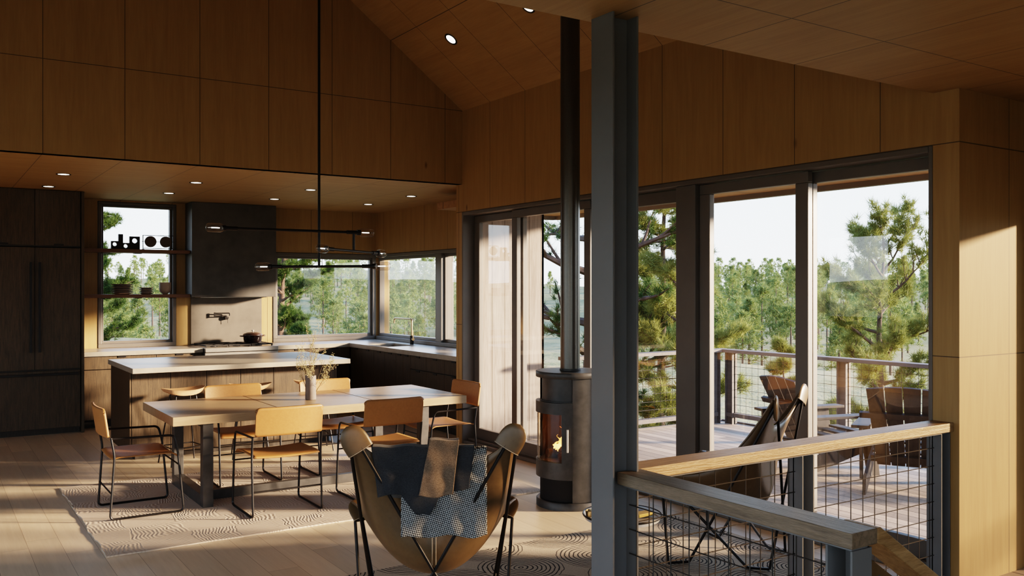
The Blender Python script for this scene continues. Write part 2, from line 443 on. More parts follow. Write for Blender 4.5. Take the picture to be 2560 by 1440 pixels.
f = MB(); f.box(-3, 2.54, -3, 2.87, -.2, 0); f.box(-3, 5.14, 2.87, 8.43, -.2, 0); f.box(-3, 5.93, 8.43, 12.6, -.2, 0)
S('floor', f, M['floor'])
S('wall_back', MB().wall('x', 12.40, 12.60, -3.2, 5.93, -.2, 3.0, [(1.855, 2.815, .925, 2.795), (4.12, 5.70, .925, 2.195)]), M['ply_kback'])
S('wall_kitchen_side', MB().wall('y', 5.70, 5.93, 8.56, 12.40, -.2, 3.0, [(8.80, 12.40, .925, 2.195)]), M['ply_kright'])
w = MB().box(XL, 5.93, 8.43, 8.56, -.2, 3.0)
S('wall_return', w, M['ply_right'])
S('trim_cladding', MB().box(5.10, 5.96, 8.39, 8.43, -.1, 2.64).box(5.93, 5.96, 8.39, 12.6, -.1, .93).box(5.93, 5.96, 8.39, 8.8, -.1, 2.64), M['clad'])
S('wall_right', MB().wall('y', XL, 5.12, 2.84, 8.43, -.2, 3.75, [(3.0, 8.43, 0, 2.51)]), M['ply_right'])
# gable wall over the kitchen
RX = .95; RZ = 3.611 + .75 * (XL - RX)
S('wall_gable', MB().prism([(-3, ZC), (XL, ZC), (XL, 3.611 + .05), (RX, RZ + .05), (-3, 3.661)], 'y', 8.43, 8.53), M['ply_gable'])
S('ceiling_kitchen', MB().box(-3, 5.93, 8.431, 12.6, ZC, 3.0), M['ply_ceil'])
v = MB().prism([(XL + .3, 3.611 - .225), (XL + .3, 3.611 - .225 + .2), (RX, RZ + .2), (RX, RZ)], 'y', 2.9, 8.6)
S('ceiling_vault', v, M['ply_vault'])
v = MB().prism([(-3.2, 3.611 - .15), (-3.2, 3.8), (RX, RZ + .2), (RX, RZ)], 'y', 2.9, 8.6)
S('ceiling_vault_left', v, M['ply_vault'])
S('ceiling_low', MB().box(-3.2, 5.76, -3.2, 3.0, ZC, 3.0), M['ply_low'])
S('wall_upper', MB().prism([(-3.2, 3.0), (5.2, 3.0), (5.2, 3.5), (RX, RZ + .1), (-3.2, 3.7)], 'y', 2.9, 2.998), M['ply_gable'])
S('wall_left', MB().wall('y', -3.2, -3.0, -3.2, 12.6, -.2, 3.9, [(8.75, 10.1, 1.15, 2.62), (-2.6, 3.0, .06, 2.7), (3.4, 8.0, .06, 2.7)]), M['ply_right'])  # the two tall openings are unseen, enlarged for cool fill light
S('wall_front', MB().wall('x', -3.2, -3.0, -3.2, 5.72, -3.0, 3.0, [(-2.7, 2.3, .06, 2.7)]), M['ply_kback'])  # unseen opening, enlarged to let in more sky light
S('wall_stair', MB().box(5.12, 5.72, 2.84, 2.98, -3.0, 3.0), M['ply_x'])
S('wall_stair_outer', MB().wall('y', 5.62, 5.72, -3.2, 2.84, -3.0, 3.0, [(.66, 2.79, -.6, 2.13)]), M['ply_right'])
S('wall_stair_lower', MB().box(2.44, 2.54, -3, 2.77, -3, -.2).box(2.54, 5.62, 2.77, 2.84, -3, -.2).box(2.44, 5.62, -3, 2.84, -3.1, -3.0), M['lining'])
st = MB()
for i in range(9):
    st.box(2.56 + i * .27, 2.56 + (i + 1) * .27 + .02, .72, 1.72, -.18 * (i + 1) - .05, -.18 * (i + 1))
S('floor_stairs', st, M['rail_coollight'])
# roof overhang outside the sliding doors
S('ceiling_eave', MB().box(5.12, 6.86, 3.0, 9.4, 2.62, 2.70), M['soffit'])
S('trim_fascia', MB().box(6.86, 6.92, 3.0, 9.4, 2.57, 2.80).box(5.96, 6.86, 9.4, 9.46, 2.57, 2.8), M['frame'])
# deck
S('floor_deck', MB().box(5.14, 8.58, -.5, 8.12, -.16, -.02), M['deck'])
S('trim_deck_edge', MB().box(8.58, 8.62, -.5, 8.16, -.36, .0).box(5.14, 8.58, 8.12, 8.16, -.36, .0), M['deckrail'])

# ---- window frames : rectangular rings with depth
def ring_y(mb, x0, x1, y0, y1, z0, z1, t, tb=None, tt=None):   # plane x, spans y
    tb = tb or t; tt = tt or t
    mb.box(x0, x1, y0, y1, z0, z0 + tb); mb.box(x0, x1, y0, y1, z1 - tt, z1)
    mb.box(x0, x1, y0, y0 + t, z0 + tb, z1 - tt); mb.box(x0, x1, y1 - t, y1, z0 + tb, z1 - tt)
def ring_x(mb, y0, y1, x0, x1, z0, z1, t, tb=None, tt=None):
    tb = tb or t; tt = tt or t
    mb.box(x0, x1, y0, y1, z0, z0 + tb); mb.box(x0, x1, y0, y1, z1 - tt, z1)
    mb.box(x0, x0 + t, y0, y1, z0 + tb, z1 - tt); mb.box(x1 - t, x1, y0, y1, z0 + tb, z1 - tt)
wn = [0]
def window(maker, glass):
    wn[0] += 1
    mb = MB(); maker(mb)
    o = S('window_%d' % wn[0], mb, M['frame'], bevel=.004)
    for g in glass:
        MB().box(*g).build('glass_pane', M['sundimglass'] if g[0] == 5.67 else M['glass'], o)
    return o
window(lambda m: (ring_x(m, 12.39, 12.58, 1.86, 2.81, .922, 2.79, .04, .05, .03), ring_x(m, 12.44, 12.52, 1.90, 2.77, .972, 2.76, .03, .035, .03)), [(1.93, 2.74, 12.475, 12.481, 1.0, 2.73)])
window(lambda m: (ring_x(m, 12.39, 12.58, 4.125, 5.70, .922, 2.19, .045, .05, .045), ring_x(m, 12.44, 12.52, 4.17, 5.66, .972, 2.145, .035, .04, .035)), [(4.20, 5.62, 12.475, 12.481, 1.01, 2.11)])
window(lambda m: (ring_y(m, 5.69, 5.91, 8.81, 12.45, .922, 2.19, .045, .05, .045), ring_y(m, 5.74, 5.82, 10.48, 12.38, .972, 2.145, .04), ring_y(m, 5.74, 5.82, 8.86, 10.36, .972, 2.145, .04), m.box(5.69, 5.88, 10.34, 10.50, .972, 2.145)),
       [(5.775, 5.781, 10.52, 12.34, 1.01, 2.11), (5.775, 5.781, 8.90, 10.32, 1.01, 2.11)])
window(lambda m: ring_y(m, -3.15, -3.0, 8.75, 10.1, 1.15, 2.62, .06), [(-3.08, -3.074, 8.8, 10.05, 1.2, 2.57)])
window(lambda m: (ring_y(m, -3.15, -3.0, -2.6, 3.0, .06, 2.7, .06), m.box(-3.15, -3.0, .15, .25, .12, 2.64)), [(-3.08, -3.074, -2.55, 2.95, .1, 2.65)])  # this and the next two: unseen glazing, enlarged for cool fill
window(lambda m: (ring_y(m, -3.15, -3.0, 3.4, 8.0, .06, 2.7, .06), m.box(-3.15, -3.0, 5.65, 5.75, .12, 2.64)), [(-3.08, -3.074, 3.45, 7.95, .1, 2.65)])
window(lambda m: ring_x(m, -3.15, -3.0, -2.7, 2.3, .06, 2.7, .06), [(-2.65, 2.25, -3.08, -3.074, .1, 2.65)])
window(lambda m: ring_y(m, 5.63, 5.71, .66, 2.79, -.6, 2.13, .03), [(5.67, 5.676, .69, 2.77, -.57, 2.11)])

# sliding doors
S('trim_door_frame', MB().box(XL - .006, 5.13, 3.0, 3.025, 0, 2.51).box(XL - .006, 5.13, 8.405, 8.43, 0, 2.51).box(XL - .006, 5.13, 3.025, 8.405, 2.475, 2.51)
  .box(XL - .0, 5.13, 3.025, 8.405, -.0, .035).box(4.925, 5.13, 4.94, 5.15, .035, 2.475).box(4.96, 5.0, 5.15, 8.405, .035, .06).box(4.96, 5.0, 3.025, 4.94, .035, .06), M['frame'], bevel=.004)
dn = [0]
def door(x0, x1, y0, y1, st, top=.075, bot=.12, gx=None):
    dn[0] += 1
    m = MB(); ring_y(m, x0, x1, y0, y1, .045, 2.47, st, bot, top)
    o = S('door_%d' % dn[0], m, M['frame'], bevel=.005)
    gx = gx or (x0 + x1) / 2
    MB().box(gx - .003, gx + .003, y0 + st - .01, y1 - st + .01, .045 + bot - .01, 2.47 - top + .01).build('glass_pane', M['glass'], o)
    return o
door(5.035, 5.085, 7.45, 8.40, .10)
door(4.965, 5.015, 6.28, 7.55, .09)
door(5.035, 5.085, 5.15, 6.36, .07, .10)
door(4.965, 5.015, 3.93, 4.935, .105)
door(5.035, 5.085, 3.03, 4.02, .075)

# ------------------------------------------------------------------ steel column and railings
c = MB(); c.box(2.355, 2.365, 2.83, 2.97, 0, ZC).box(2.485, 2.495, 2.83, 2.97, 0, ZC).box(2.365, 2.485, 2.894, 2.902, 0, ZC)
tag(c.build('steel_column', M['colm'], origin=(2.425, 2.9, 0), bevel=.0015), 'tall dark grey steel I-beam column rising from floor to low ceiling', 'column')
def post(name, cx, cy, z0, z1, par, along='x'):
    m = MB(); h = .045
    if along == 'x': m.box(cx - h, cx - h + .008, cy - h, cy + h, z0, z1).box(cx + h - .008, cx + h, cy - h, cy + h, z0, z1).box(cx - h, cx + h, cy + h - .04, cy + h - .032, z0, z1)
    else: m.box(cx - h, cx + h, cy - h, cy - h + .008, z0, z1).box(cx - h, cx + h, cy + h - .008, cy + h, z0, z1).box(cx - .004, cx + .004, cy - h, cy + h, z0, z1)
    return m.build(name, M['colm'], par, bevel=.001, origin=tuple(par.location))
far = thing('stair_railing', 'oak-topped railing running from the steel column to the plywood wall', 'railing', (3.65, 2.935, 0))
O = tuple(far.location)
MB().box(2.50, 4.895, 2.87, 3.0, .867, .917).build('handrail', M['rail'], far, origin=O, bevel=.003)
MB().box(2.50, 4.89, 2.895, 2.975, .855, .867).build('mounting_bar', M['colm'], far, origin=O)
MB().box(2.50, 4.85, 2.90, 2.96, .03, .05).build('bottom_rail', M['colm'], far, origin=O)
post('post', 3.655, 2.935, 0, .855, far); post('post', 4.85, 2.935, 0, .855, far)
def wires(name, u0, u1, z0, z1, fixed, axis, par, step=.1016, r=.0026, n=5):
    m = MB(); k = int((z1 - z0) / step); zs = [z1 - step * (i + .8) for i in range(k)]
    def P(u, z): return (u, fixed, z) if axis == 'x' else (fixed, u, z)
    for z in zs: m.tube([P(u0, z), P(u1, z)], r, n, caps=False)
    cnt = int((u1 - u0) / step); off = ((u1 - u0) - cnt * step) / 2
    for i in range(cnt + 1): 
        u = u0 + off + i * step
        m.tube([P(u, z0), P(u, z1)], r, n, caps=False)
    return m.build(name, M['wire'], par, origin=tuple(par.location), smooth=True)
wires('wire_mesh', 2.50, 3.61, .05, .855, 2.935, 'x', far); wires('wire_mesh', 3.70, 4.81, .05, .855, 2.935, 'x', far)
near = thing('stair_railing', 'oak-topped railing nearest the camera that turns and drops down the stairs', 'railing', (2.475, 1.805, 0))
O = tuple(near.location)
MB().box(2.41, 2.54, 1.742, 2.868, .867, .917).build('handrail', M['rail_coollight'], near, origin=O, bevel=.003)
sl = .655
MB().prism([(2.542, .917), (2.56, .917), (4.4, .917 - sl * (4.4 - 2.56)), (4.4, .857 - sl * (4.4 - 2.56)), (2.575, .857), (2.542, .867)], 'y', 1.742, 1.87).build('stair_handrail', M['rail'], near, origin=O, bevel=.003)
MB().box(2.435, 2.515, 1.76, 2.86, .855, .867).build('mounting_bar', M['colm'], near, origin=O)
MB().prism([(2.53, .835), (4.4, .835 - sl * 1.87), (4.4, .775 - sl * 1.87), (2.53, .775)], 'y', 1.80, 1.808).build('sloped_bar', M['brass'], near, origin=O)
MB().box(2.45, 2.5, 1.86, 2.86, .03, .05).build('bottom_rail', M['colm'], near, origin=O)
m = MB().box(2.43, 2.53, 1.755, 1.763, -.2, .856).box(2.43, 2.53, 1.847, 1.855, -.2, .856).box(2.522, 2.53, 1.763, 1.847, -.2, .856)
m.build('post', M['colm'], near, origin=O, bevel=.001)
wires('wire_mesh', 1.86, 2.865, .05, .855, 2.475, 'y', near)
m = MB()
for i in range(14):
    x = 2.62 + i * .1016; zt = .80 - sl * (x - 2.53); m.tube([(x, 1.79, zt), (x, 1.79, max(zt - .75, -2.5))], .0032, 5)
m.build('wire_mesh', M['colm'], near, origin=O, smooth=True)

# deck railing
dr = thing('deck_railing', 'weathered wooden railing with wire grid around the outdoor deck', 'railing', (8.5, 8.05, -.02))
O = tuple(dr.location)
MB().box(8.43, 8.58, -.4, 8.13, .875, .915).box(5.97, 8.43, 7.98, 8.13, .875, .915).build('handrail', M['deckrail'], dr, origin=O, bevel=.003)
MB().box(8.47, 8.53, -.4, 7.95, .07, .12).box(5.97, 8.40, 8.02, 8.08, .07, .12).build('bottom_rail', M['deckrail'], dr, origin=O)
for (px, py) in ((8.5, 7.90), (8.5, 6.25), (8.5, 4.6), (8.5, 2.95), (8.5, 1.3)):
    MB().box(px - .045, px + .045, py - .06, py - .05, -.02, .875).box(px - .045, px + .045, py + .05, py + .06, -.02, .875).box(px - .01, px + .01, py - .06, py + .06, -.02, .875).build('post', M['deckrail'], dr, origin=O)
for px in (8.36, 6.8):
    MB().box(px - .06, px - .05, 8.0, 8.10, -.02, .875).box(px + .05, px + .06, 8.0, 8.10, -.02, .875).box(px - .06, px + .06, 8.045, 8.055, -.02, .875).build('post', M['deckrail'], dr, origin=O)
wires('wire_mesh', -.4, 7.86, .10, .875, 8.5, 'y', dr, .0957, .0024, 4); wires('wire_mesh', 6.0, 8.32, .10, .875, 8.05, 'x', dr, .0957, .0024, 4)

# ------------------------------------------------------------------ kitchen
fr = thing('refrigerator', 'tall built-in refrigerator faced in smoked oak with long black pulls', 'refrigerator', (1.065, 11.9, 0))
O = tuple(fr.location)
MB().box(.59, 1.54, 11.53, 12.39, .06, 2.15).box(.59, 1.54, 11.58, 12.39, 0, .06).build('body', M['cabh'], fr, origin=O)
MB().box(.593, 1.062, 11.50, 11.53, .755, 2.15).build('door', M['cab'], fr, origin=O, bevel=.002)
MB().box(1.068, 1.537, 11.50, 11.53, .755, 2.15).build('door', M['cab'], fr, origin=O, bevel=.002)
MB().box(.593, 1.537, 11.50, 11.53, .075, .735).build('freezer_drawer', M['cab'], fr, origin=O, bevel=.002)
for x in (1.02, 1.11):
    MB().box(x - .012, x + .012, 11.44, 11.46, .955, 1.98).box(x - .01, x + .01, 11.46, 11.5, 1.0, 1.02).box(x - .01, x + .01, 11.46, 11.5, 1.9, 1.92).build('handle', M['black'], fr, origin=O, bevel=.002)
MB().box(.62, 1.51, 11.44, 11.46, .685, .71).box(.7, .72, 11.46, 11.5, .69, .705).box(1.42, 1.44, 11.46, 11.5, .69, .705).build('handle', M['black'], fr, origin=O, bevel=.002)
ub = thing('wall_cabinet', 'smoked oak cabinet above the refrigerator reaching the ceiling', 'cabinet', (1.065, 11.9, 2.16))
O = tuple(ub.location)
MB().box(.59, 1.54, 11.53, 12.39, 2.16, 2.81).build('body', M['cabh'], ub, origin=O)
for x0, x1, hx in ((.593, 1.062, .72), (1.068, 1.537, 1.28)):
    d_ = MB().box(x0, x1, 11.50, 11.53, 2.175, 2.81).build('door', M['cab'], ub, origin=O, bevel=.002)
    MB().box(hx - .02, hx + .08, 11.485, 11.505, 2.178, 2.195).build('finger_pull', M['black'], d_, origin=O)
pn = MB().box(1.545, 1.575, 11.48, 12.39, 0, 2.81); tag(pn.build('end_panel', M['cab'], origin=(1.56, 11.9, 0)), 'full-height oak end panel right of the refrigerator', 'panel')
bc = thing('tall_cabinet', 'tall smoked oak cabinet at the left frame edge beside refrigerator', 'cabinet', (.1, 11.9, 0))
O = tuple(bc.location)
MB().box(-.38, .58, 11.53, 12.39, .0, 2.81).build('body', M['cabh'], bc, origin=O)
for x0, x1 in ((-.375, .098), (.104, .575)):
    MB().box(x0, x1, 11.50, 11.53, .08, 2.81).build('door', M['cab'], bc, origin=O, bevel=.002)

def cabinet(name, label, w, fronts, loc, rz=0, group=None, d=.62, h=.862):
    t = thing(name, label, 'cabinet', loc, rz, group)
    MB().box(0.002, w - .002, .03, d, .10, h).box(.002, w - .002, .09, d, 0, .10).build('body', M['cabh'], t)
    for (x0, x1, z0, z1, kind, hx) in fronts:
        o = MB().box(x0 + .002, x1 - .002, 0, .022, z0 + .002, z1 - .002).build(kind, M['cab'], t, bevel=.0015)
        if hx is not None:
            MB().box(hx - .045, hx + .045, -.008, .012, z1 - .022, z1 - .004).build('finger_pull', M['black'], o)
    return t
GB = 'base cabinets along the back kitchen wall'
cabinet('base_cabinet', 'oak base cabinet next to the refrigerator panel', .845, [(0, .845, .705, .862, 'drawer', .45), (0, .42, .1, .70, 'door', None), (.425, .845, .1, .70, 'door', None)], (1.577, 11.73, 0), 0, GB)
cabinet('base_cabinet', 'oak base cabinet immediately left of the range', .57, [(0, .57, .705, .862, 'drawer', .28), (0, .57, .1, .70, 'door', None)], (2.424, 11.73, 0), 0, GB)
cabinet('base_cabinet', 'oak base cabinet immediately right of the range', .52, [(0, .52, .705, .862, 'drawer', .30), (0, .52, .1, .70, 'door', None)], (3.95, 11.73, 0), 0, GB)
cabinet('base_cabinet', 'oak base cabinet in the inner corner right of the range', .52, [(0, .52, .705, .862, 'drawer', .30), (0, .52, .1, .70, 'door', None)], (4.475, 11.73, 0), 0, GB)
GR = 'base cabinets under the sink run'
def three(w): return [(0, w, .695, .862, 'drawer', w / 2), (0, w, .40, .69, 'drawer', w / 2), (0, w, .10, .395, 'drawer', w / 2)]
ys = [(11.71, 10.95, 'two door cabinet in the corner below the sink window'), (10.95, 10.28, 'oak cabinet with doors directly under the sink'), (10.28, 9.88, 'narrow oak cabinet just right of the sink'),
      (9.88, 9.46, 'three-drawer oak cabinet farthest from the door jamb'), (9.46, 9.02, 'three-drawer oak cabinet second from the door jamb'), (9.02, 8.58, 'three-drawer oak cabinet touching the wall by the sliding door')]
for i, (a, b_, lab) in enumerate(ys):
    w = a - b_
    fr_ = three(w) if i >= 3 else [(0, w / 2, .1, .862, 'door', w / 4), (w / 2, w, .1, .862, 'door', w * .75)]
    cabinet('base_cabinet', lab, w, fr_, (5.005, a, 0), -PI / 2, GR, d=.69)

tag(MB().box(1.577, 2.985, 11.70, 12.39, .865, .92).build('worktop', M['conc'], origin=(2.3, 12, .865), bevel=.003), 'pale concrete worktop left of the range under the open shelves', 'worktop')
m = MB(); m.box(3.95, 5.695, 11.70, 12.39, .865, .92); m.box(4.98, 5.695, 11.35, 11.70, .865, .92); m.box(4.98, 5.08, 10.66, 11.35, .865, .92); m.box(5.50, 5.695, 10.66, 11.35, .865, .92); m.box(4.98, 5.695, 8.565, 10.66, .865, .92)
tag(m.build('worktop', M['conc'], origin=(5.3, 11, .865)), 'L-shaped pale concrete worktop running into the corner with the sink', 'worktop')
m = MB(); m.wall('x', 0, .01, 0, 0, 0, 0) if False else None
m.box(5.075, 5.085, 10.655, 11.355, .70, .9195); m.box(5.495, 5.505, 10.655, 11.355, .70, .9195); m.box(5.085, 5.495, 10.655, 10.665, .70, .9195); m.box(5.085, 5.495, 11.345, 11.355, .70, .9195); m.box(5.075, 5.505, 10.655, 11.355, .69, .70)
tag(m.build('sink', M['conc'], origin=(5.29, 11, .7)), 'undermounted rectangular sink set in the corner worktop', 'sink')
fa = thing('faucet', 'bronze square-necked kitchen faucet beside the sink', 'faucet', (5.57, 10.95, .92))
MB().cyl((0, 0), .026, 0, .12, 20).build('base', M['black'], fa, smooth=True)
MB().tube(round_poly([(0, 0, .10), (0, 0, .345), (-.02, .50, .345), (-.02, .50, .27)], .04, 6), .0125, 12).build('spout', M['brass'], fa, smooth=True)
MB().tube([(0, -.02, .07), (-.005, -.055, .07)], .018, 14).tube([(-.005, -.05, .07), (-.01, -.055, .19)], .004, 8).build('lever', M['brass'], fa, smooth=True)

# range hood, backsplash
hd = thing('range_hood', 'dark charcoal plaster range hood hanging to the ceiling', 'range hood', (3.49, 12.2, 1.568))
O = tuple(hd.location)
MB().box(2.93, 4.05, 12.04, 12.397, 1.568, 2.812).build('canopy', M['hood'], hd, origin=O, bevel=.003)
MB().box(3.05, 3.93, 12.08, 12.36, 1.560, 1.57).build('filter_panel', M['steel'], hd, origin=O)
tag(MB().box(3.0, 3.955, 12.375, 12.398, .921, 1.565).build('backsplash', M['splash'], origin=(3.48, 12.385, .92)), 'warm grey concrete backsplash slab behind the range', 'backsplash')
ra = thing('range', 'stainless steel gas range with black cast-iron grates', 'range', (3.468, 12.0, 0))
O = tuple(ra.location)
MB().box(2.99, 3.945, 11.70, 12.36, .08, .905).build('body', M['black'], ra, origin=O)
MB().box(2.995, 3.94, 11.62, 11.70, .868, .922).box(2.995, 3.94, 11.70, 12.36, .905, .922).build('cooktop', M['steel'], ra, origin=O, bevel=.004)
MB().box(2.995, 3.94, 11.64, 11.70, .72, .860).build('control_panel', M['steel'], ra, origin=O, bevel=.003)
MB().box(3.0, 3.935, 11.66, 11.70, .12, .71).build('oven_door', M['steel'], ra, origin=O, bevel=.003)
MB().tube([(3.06, 11.62, .66), (3.87, 11.62, .66)], .012, 10).build('oven_handle', M['steel'], ra, origin=O, smooth=True)
for i in range(6):
    x = 3.09 + i * .15; MB().tube([(x, 11.64, .79), (x, 11.60, .79)], .022, 16).build('knob', M['black'], ra, origin=O, smooth=True)
for g in range(3):
    x0 = 3.03 + g * .295; x1 = x0 + .285; m = MB()
    for k in range(5): yy = 11.75 + k * .145; m.box(x0, x1, yy - .006, yy + .006, .938, .952)
    for xx in (x0 + .006, (x0 + x1) / 2, x1 - .006): m.box(xx - .006, xx + .006, 11.745, 12.335, .938, .952)
    for xx in (x0 + .01, x1 - .01):
        for yy in (11.755, 12.325): m.box(xx - .008, xx + .008, yy - .008, yy + .008, .922, .94)
    for yy in (11.90, 12.19): m.cyl(((x0 + x1) / 2, yy), .045, .922, .936, 18)
    m.build('grate', M['iron'], ra, origin=O)
pt = thing('dutch_oven', 'black enamel pot with lid on the range', 'pot', (3.72, 12.02, .952))
MB().lathe([(.001, 0), (.095, 0), (.112, .012), (.122, .05), (.126, .10), (.120, .10), (.115, .02), (.001, .012)], n=36).build('body', M['enamel'], pt, smooth=True)
MB().lathe([(.129, .10), (.129, .108), (.115, .122), (.07, .137), (.001, .142)], n=36).build('lid', M['enlid'], pt, smooth=True)
MB().lathe([(.001, .14), (.008, .14), (.010, .155), (.020, .160), (.020, .168), (.001, .172)], n=20).build('knob', M['steel'], pt, smooth=True)
for s in (-1, 1): MB().tube(round_poly([(s * .12, -.035, .088), (s * .165, -.03, .092), (s * .165, .03, .092), (s * .12, .035, .088)], .02), .008, 8).build('handle', M['enlid'], pt, smooth=True)
pf = thing('pot_filler', 'black wall-mounted pot filler tap above the range', 'faucet', (3.46, 12.374, 1.28))
MB().tube([(0, 0, 0), (0, -.05, 0)], .024, 18).build('mount', M['black'], pf, smooth=True)
MB().tube(round_poly([(0, -.045, .0), (0, -.045, .028), (-.165, -.05, .028)], .01), .008, 10).box(-.172, -.155, -.06, -.04, .018, .078).tube(round_poly([(-.165, -.05, .066), (.035, -.06, .066), (.035, -.06, .03)], .012), .008, 10).build('arm', M['black'], pf, smooth=True)
MB().tube([(.012, -.05, -.01), (.012, -.05, -.07)], .003, 8).build('lever', M['black'], pf, smooth=True)

# shelves and what stands on them
def shelf(z, lab):
    t = thing('wall_shelf', lab, 'shelf', (2.26, 12.2, z), 0, 'walnut shelves across the window')
    MB().box(-.68, .665, -.09, .16, 0, .045).build('board', M['shelf'], t, bevel=.003)
    for bx in (0, .42, -.38): MB().box(bx, bx + .09, .0, .12, -.008, .0).build('bracket', M['black'], t)
    return t
shelf(2.135, 'upper walnut shelf crossing the kitchen window'); shelf(1.563, 'lower walnut shelf crossing the window with stacked dishes')
zs = 2.1802
sc_ = thing('block_sculpture', 'black stepped block ornament with three round holes on upper shelf', 'ornament', (2.15, 12.2, zs))
# outline with holes: build by panels with boolean-free ring filling
def holed(mb, x0, x1, z0, z1, cx, cz, r, y0=-.02, y1=.02, n=24):
    outer = []; inner = []
    for k in range(n):
        a = 2 * PI * k / n; dx, dz = math.cos(a), math.sin(a)
        t = min((x1 - cx) / dx if dx > 1e-9 else 1e9, (x0 - cx) / dx if dx < -1e-9 else 1e9, (z1 - cz) / dz if dz > 1e-9 else 1e9, (z0 - cz) / dz if dz < -1e-9 else 1e9)
        outer.append((cx + dx * t, cz + dz * t)); inner.append((cx + dx * r, cz + dz * r))
    for (X, Z) in ((x0, z0), (x1, z0), (x0, z1), (x1, z1)):
        k = min(range(n), key=lambda q: (outer[q][0] - X) ** 2 + (outer[q][1] - Z) ** 2); outer[k] = (X, Z)
    vs = [(p[0], y, p[1]) for y in (y0, y1) for p in outer + inner]; fs = []
    for k in range(n):
        l = (k + 1) % n
        fs += [(k, l, n + l, n + k), (2 * n + k, 3 * n + k, 3 * n + l, 2 * n + l), (n + k, n + l, 3 * n + l, 3 * n + k), (k, 2 * n + k, 2 * n + l, l)]
    mb.add(vs, fs)
m = MB(); holed(m, -.17, -.085, 0, .10, -.128, .06, .024); m.box(-.085, -.03, -.02, .02, 0, .19); holed(m, -.03, .045, 0, .08, .0, .04, .024); holed(m, .045, .17, 0, .165, .108, .11, .031)
m.build('block', M['black'], sc_)
ds = thing('disc_sculpture', 'two carved wooden discs hung in a thin black frame', 'ornament', (2.545, 12.2, zs))
m = MB(); 
for z in (.018, .185): m.box(-.185, .185, -.004, .004, z - .004, z + .004)
for x in (-.185, .185): m.box(x - .004, x + .004, -.004, .004, 0, .189); m.box(x - .012, x + .012, -.03, .03, 0, .008)
m.tube([(-.2, 0, .105), (.2, 0, .105)], .003, 8); m.build('frame', M['black'], ds)
for x in (-.093, .093): MB().tube([(x, -.012, .105), (x, .012, .105)], .072, 32).build('disc', M['walnutdisc'], ds, smooth=True, bevel=.003)
zs = 1.6082
def plate(r, z, x, lab, g, first=[None, None]):
    k = 0 if r > .1 else 1
    if first[k] is None:
        o = MB().lathe([(.001, 0), (r * .6, 0), (r * .68, .004), (r, .017), (r, .022), (r * .95, .020), (r * .62, .008), (.001, .007)], n=36).build('plate' if k == 0 else 'small_bowl', M['ceramic'], smooth=True)
        first[k] = o
    else:
        o = first[k].copy(); COL.objects.link(o)
    o.location = (x, 12.2, z); return tag(o, lab, 'plate' if k == 0 else 'bowl', g)
names = ['lowest', 'second', 'third', 'fourth', 'fifth', 'topmost']
for i in range(6): plate(.135, zs + i * .0215, 2.11, '%s plate of the wide stoneware stack on the lower shelf' % names[i], 'stack of wide plates')
for i in range(4): plate(.092, zs + i * .0215, 2.40, '%s dish of the small stoneware stack on the lower shelf' % ['lowest', 'second', 'third', 'topmost'][i], 'stack of small dishes')
o0 = None
for i in range(3):
    if o0 is None:
        o0 = MB().lathe([(.001, 0), (.032, 0), (.035, .008), (.060, .025), (.073, .055), (.075, .10), (.071, .10), (.068, .055), (.03, .018), (.001, .016)], n=36).build('bowl', M['ceramic'], smooth=True); o = o0
    else: o = o0.copy(); COL.objects.link(o)
    o.location = (2.63, 12.2, zs + i * .026)
    tag(o, '%s of the nested deep bowls at the right of the lower shelf' % ['bottom', 'middle', 'top'][i], 'bowl', 'nested deep bowls')

# island
isl = thing('kitchen_island', 'long kitchen island of vertical smoked oak panels', 'kitchen island', (2.75, 9.8, 0))
O = tuple(isl.location)
MB().box(1.70, 3.79, 9.33, 10.33, .09, .868).box(1.74, 3.75, 9.38, 10.28, 0, .09).build('body', M['cabh'], isl, origin=O)
xs = [1.689, 2.059, 2.41, 2.756, 3.104, 3.453, 3.80]
for a, b_ in zip(xs[:-1], xs[1:]): MB().box(a + .003, b_ - .003, 9.31, 9.332, .06, .868).build('front_panel', M['cab'], isl, origin=O, bevel=.001)
for x in (1.678, 3.79): MB().box(x, x + .022, 9.31, 10.34, .06, .868).build('end_panel', M['cab'], isl, origin=O, bevel=.001)
tag(MB().box(1.66, 3.868, 9.06, 10.41, .870, .92).build('worktop', M['conc'], origin=(2.76, 9.7, .87), bevel=.003), 'pale concrete slab top of the kitchen island', 'worktop')

# ------------------------------------------------------------------ stools
def make_stool():
    t = thing('counter_stool', 'stool', 'stool', (0, 0, 0), 0, 'counter stools along the island')
    def seat(u, v):
        a = 2 * PI * u; rr = v
        x = .205 * rr * math.copysign(abs(math.cos(a)) ** .8, math.cos(a)); y = .135 * rr * math.copysign(abs(math.sin(a)) ** .85, math.sin(a))
        return x, y
    def top(u, v):
        x, y = seat(u, v); return (x, y, .712 + .024 * (abs(x) / .205) ** 2.4 - .012 * (1 - v) + .0 * y)
    def bot(u, v):
        x, y = seat(u, v); f = .93; return (x * f, y * f, .650 + .055 * (abs(x) / .205) ** 2.6 + .012 * v)
    m = MB(); m.grid(top, 36, 8); m.grid(bot, 36, 8)
    n = 37
    o1 = 8 * n; o2 = 9 * n + 8 * n
    m.f += [(o1 + i, o1 + i + 1, o2 + i + 1, o2 + i) for i in range(36)]
    m.build('seat', M['stool'], t, smooth=True)
    for sx in (-1, 1):
        for sy in (-1, 1):
            MB().tube(round_poly([(sx * .05, sy * .05, .672), (sx * .095, sy * .075, .665), (sx * .175, sy * .165, .004)], .02), [.007] * 8, 8).build('leg', M['black'], t, smooth=True)
    MB().tube(round_poly([(-.15, -.14, .17), (.15, -.14, .17), (.15, .14, .17), (-.15, .14, .17)], .02, closed=True), .006, 8, closed=True).build('footrest', M['black'], t, smooth=True)
    return t
s0 = make_stool()
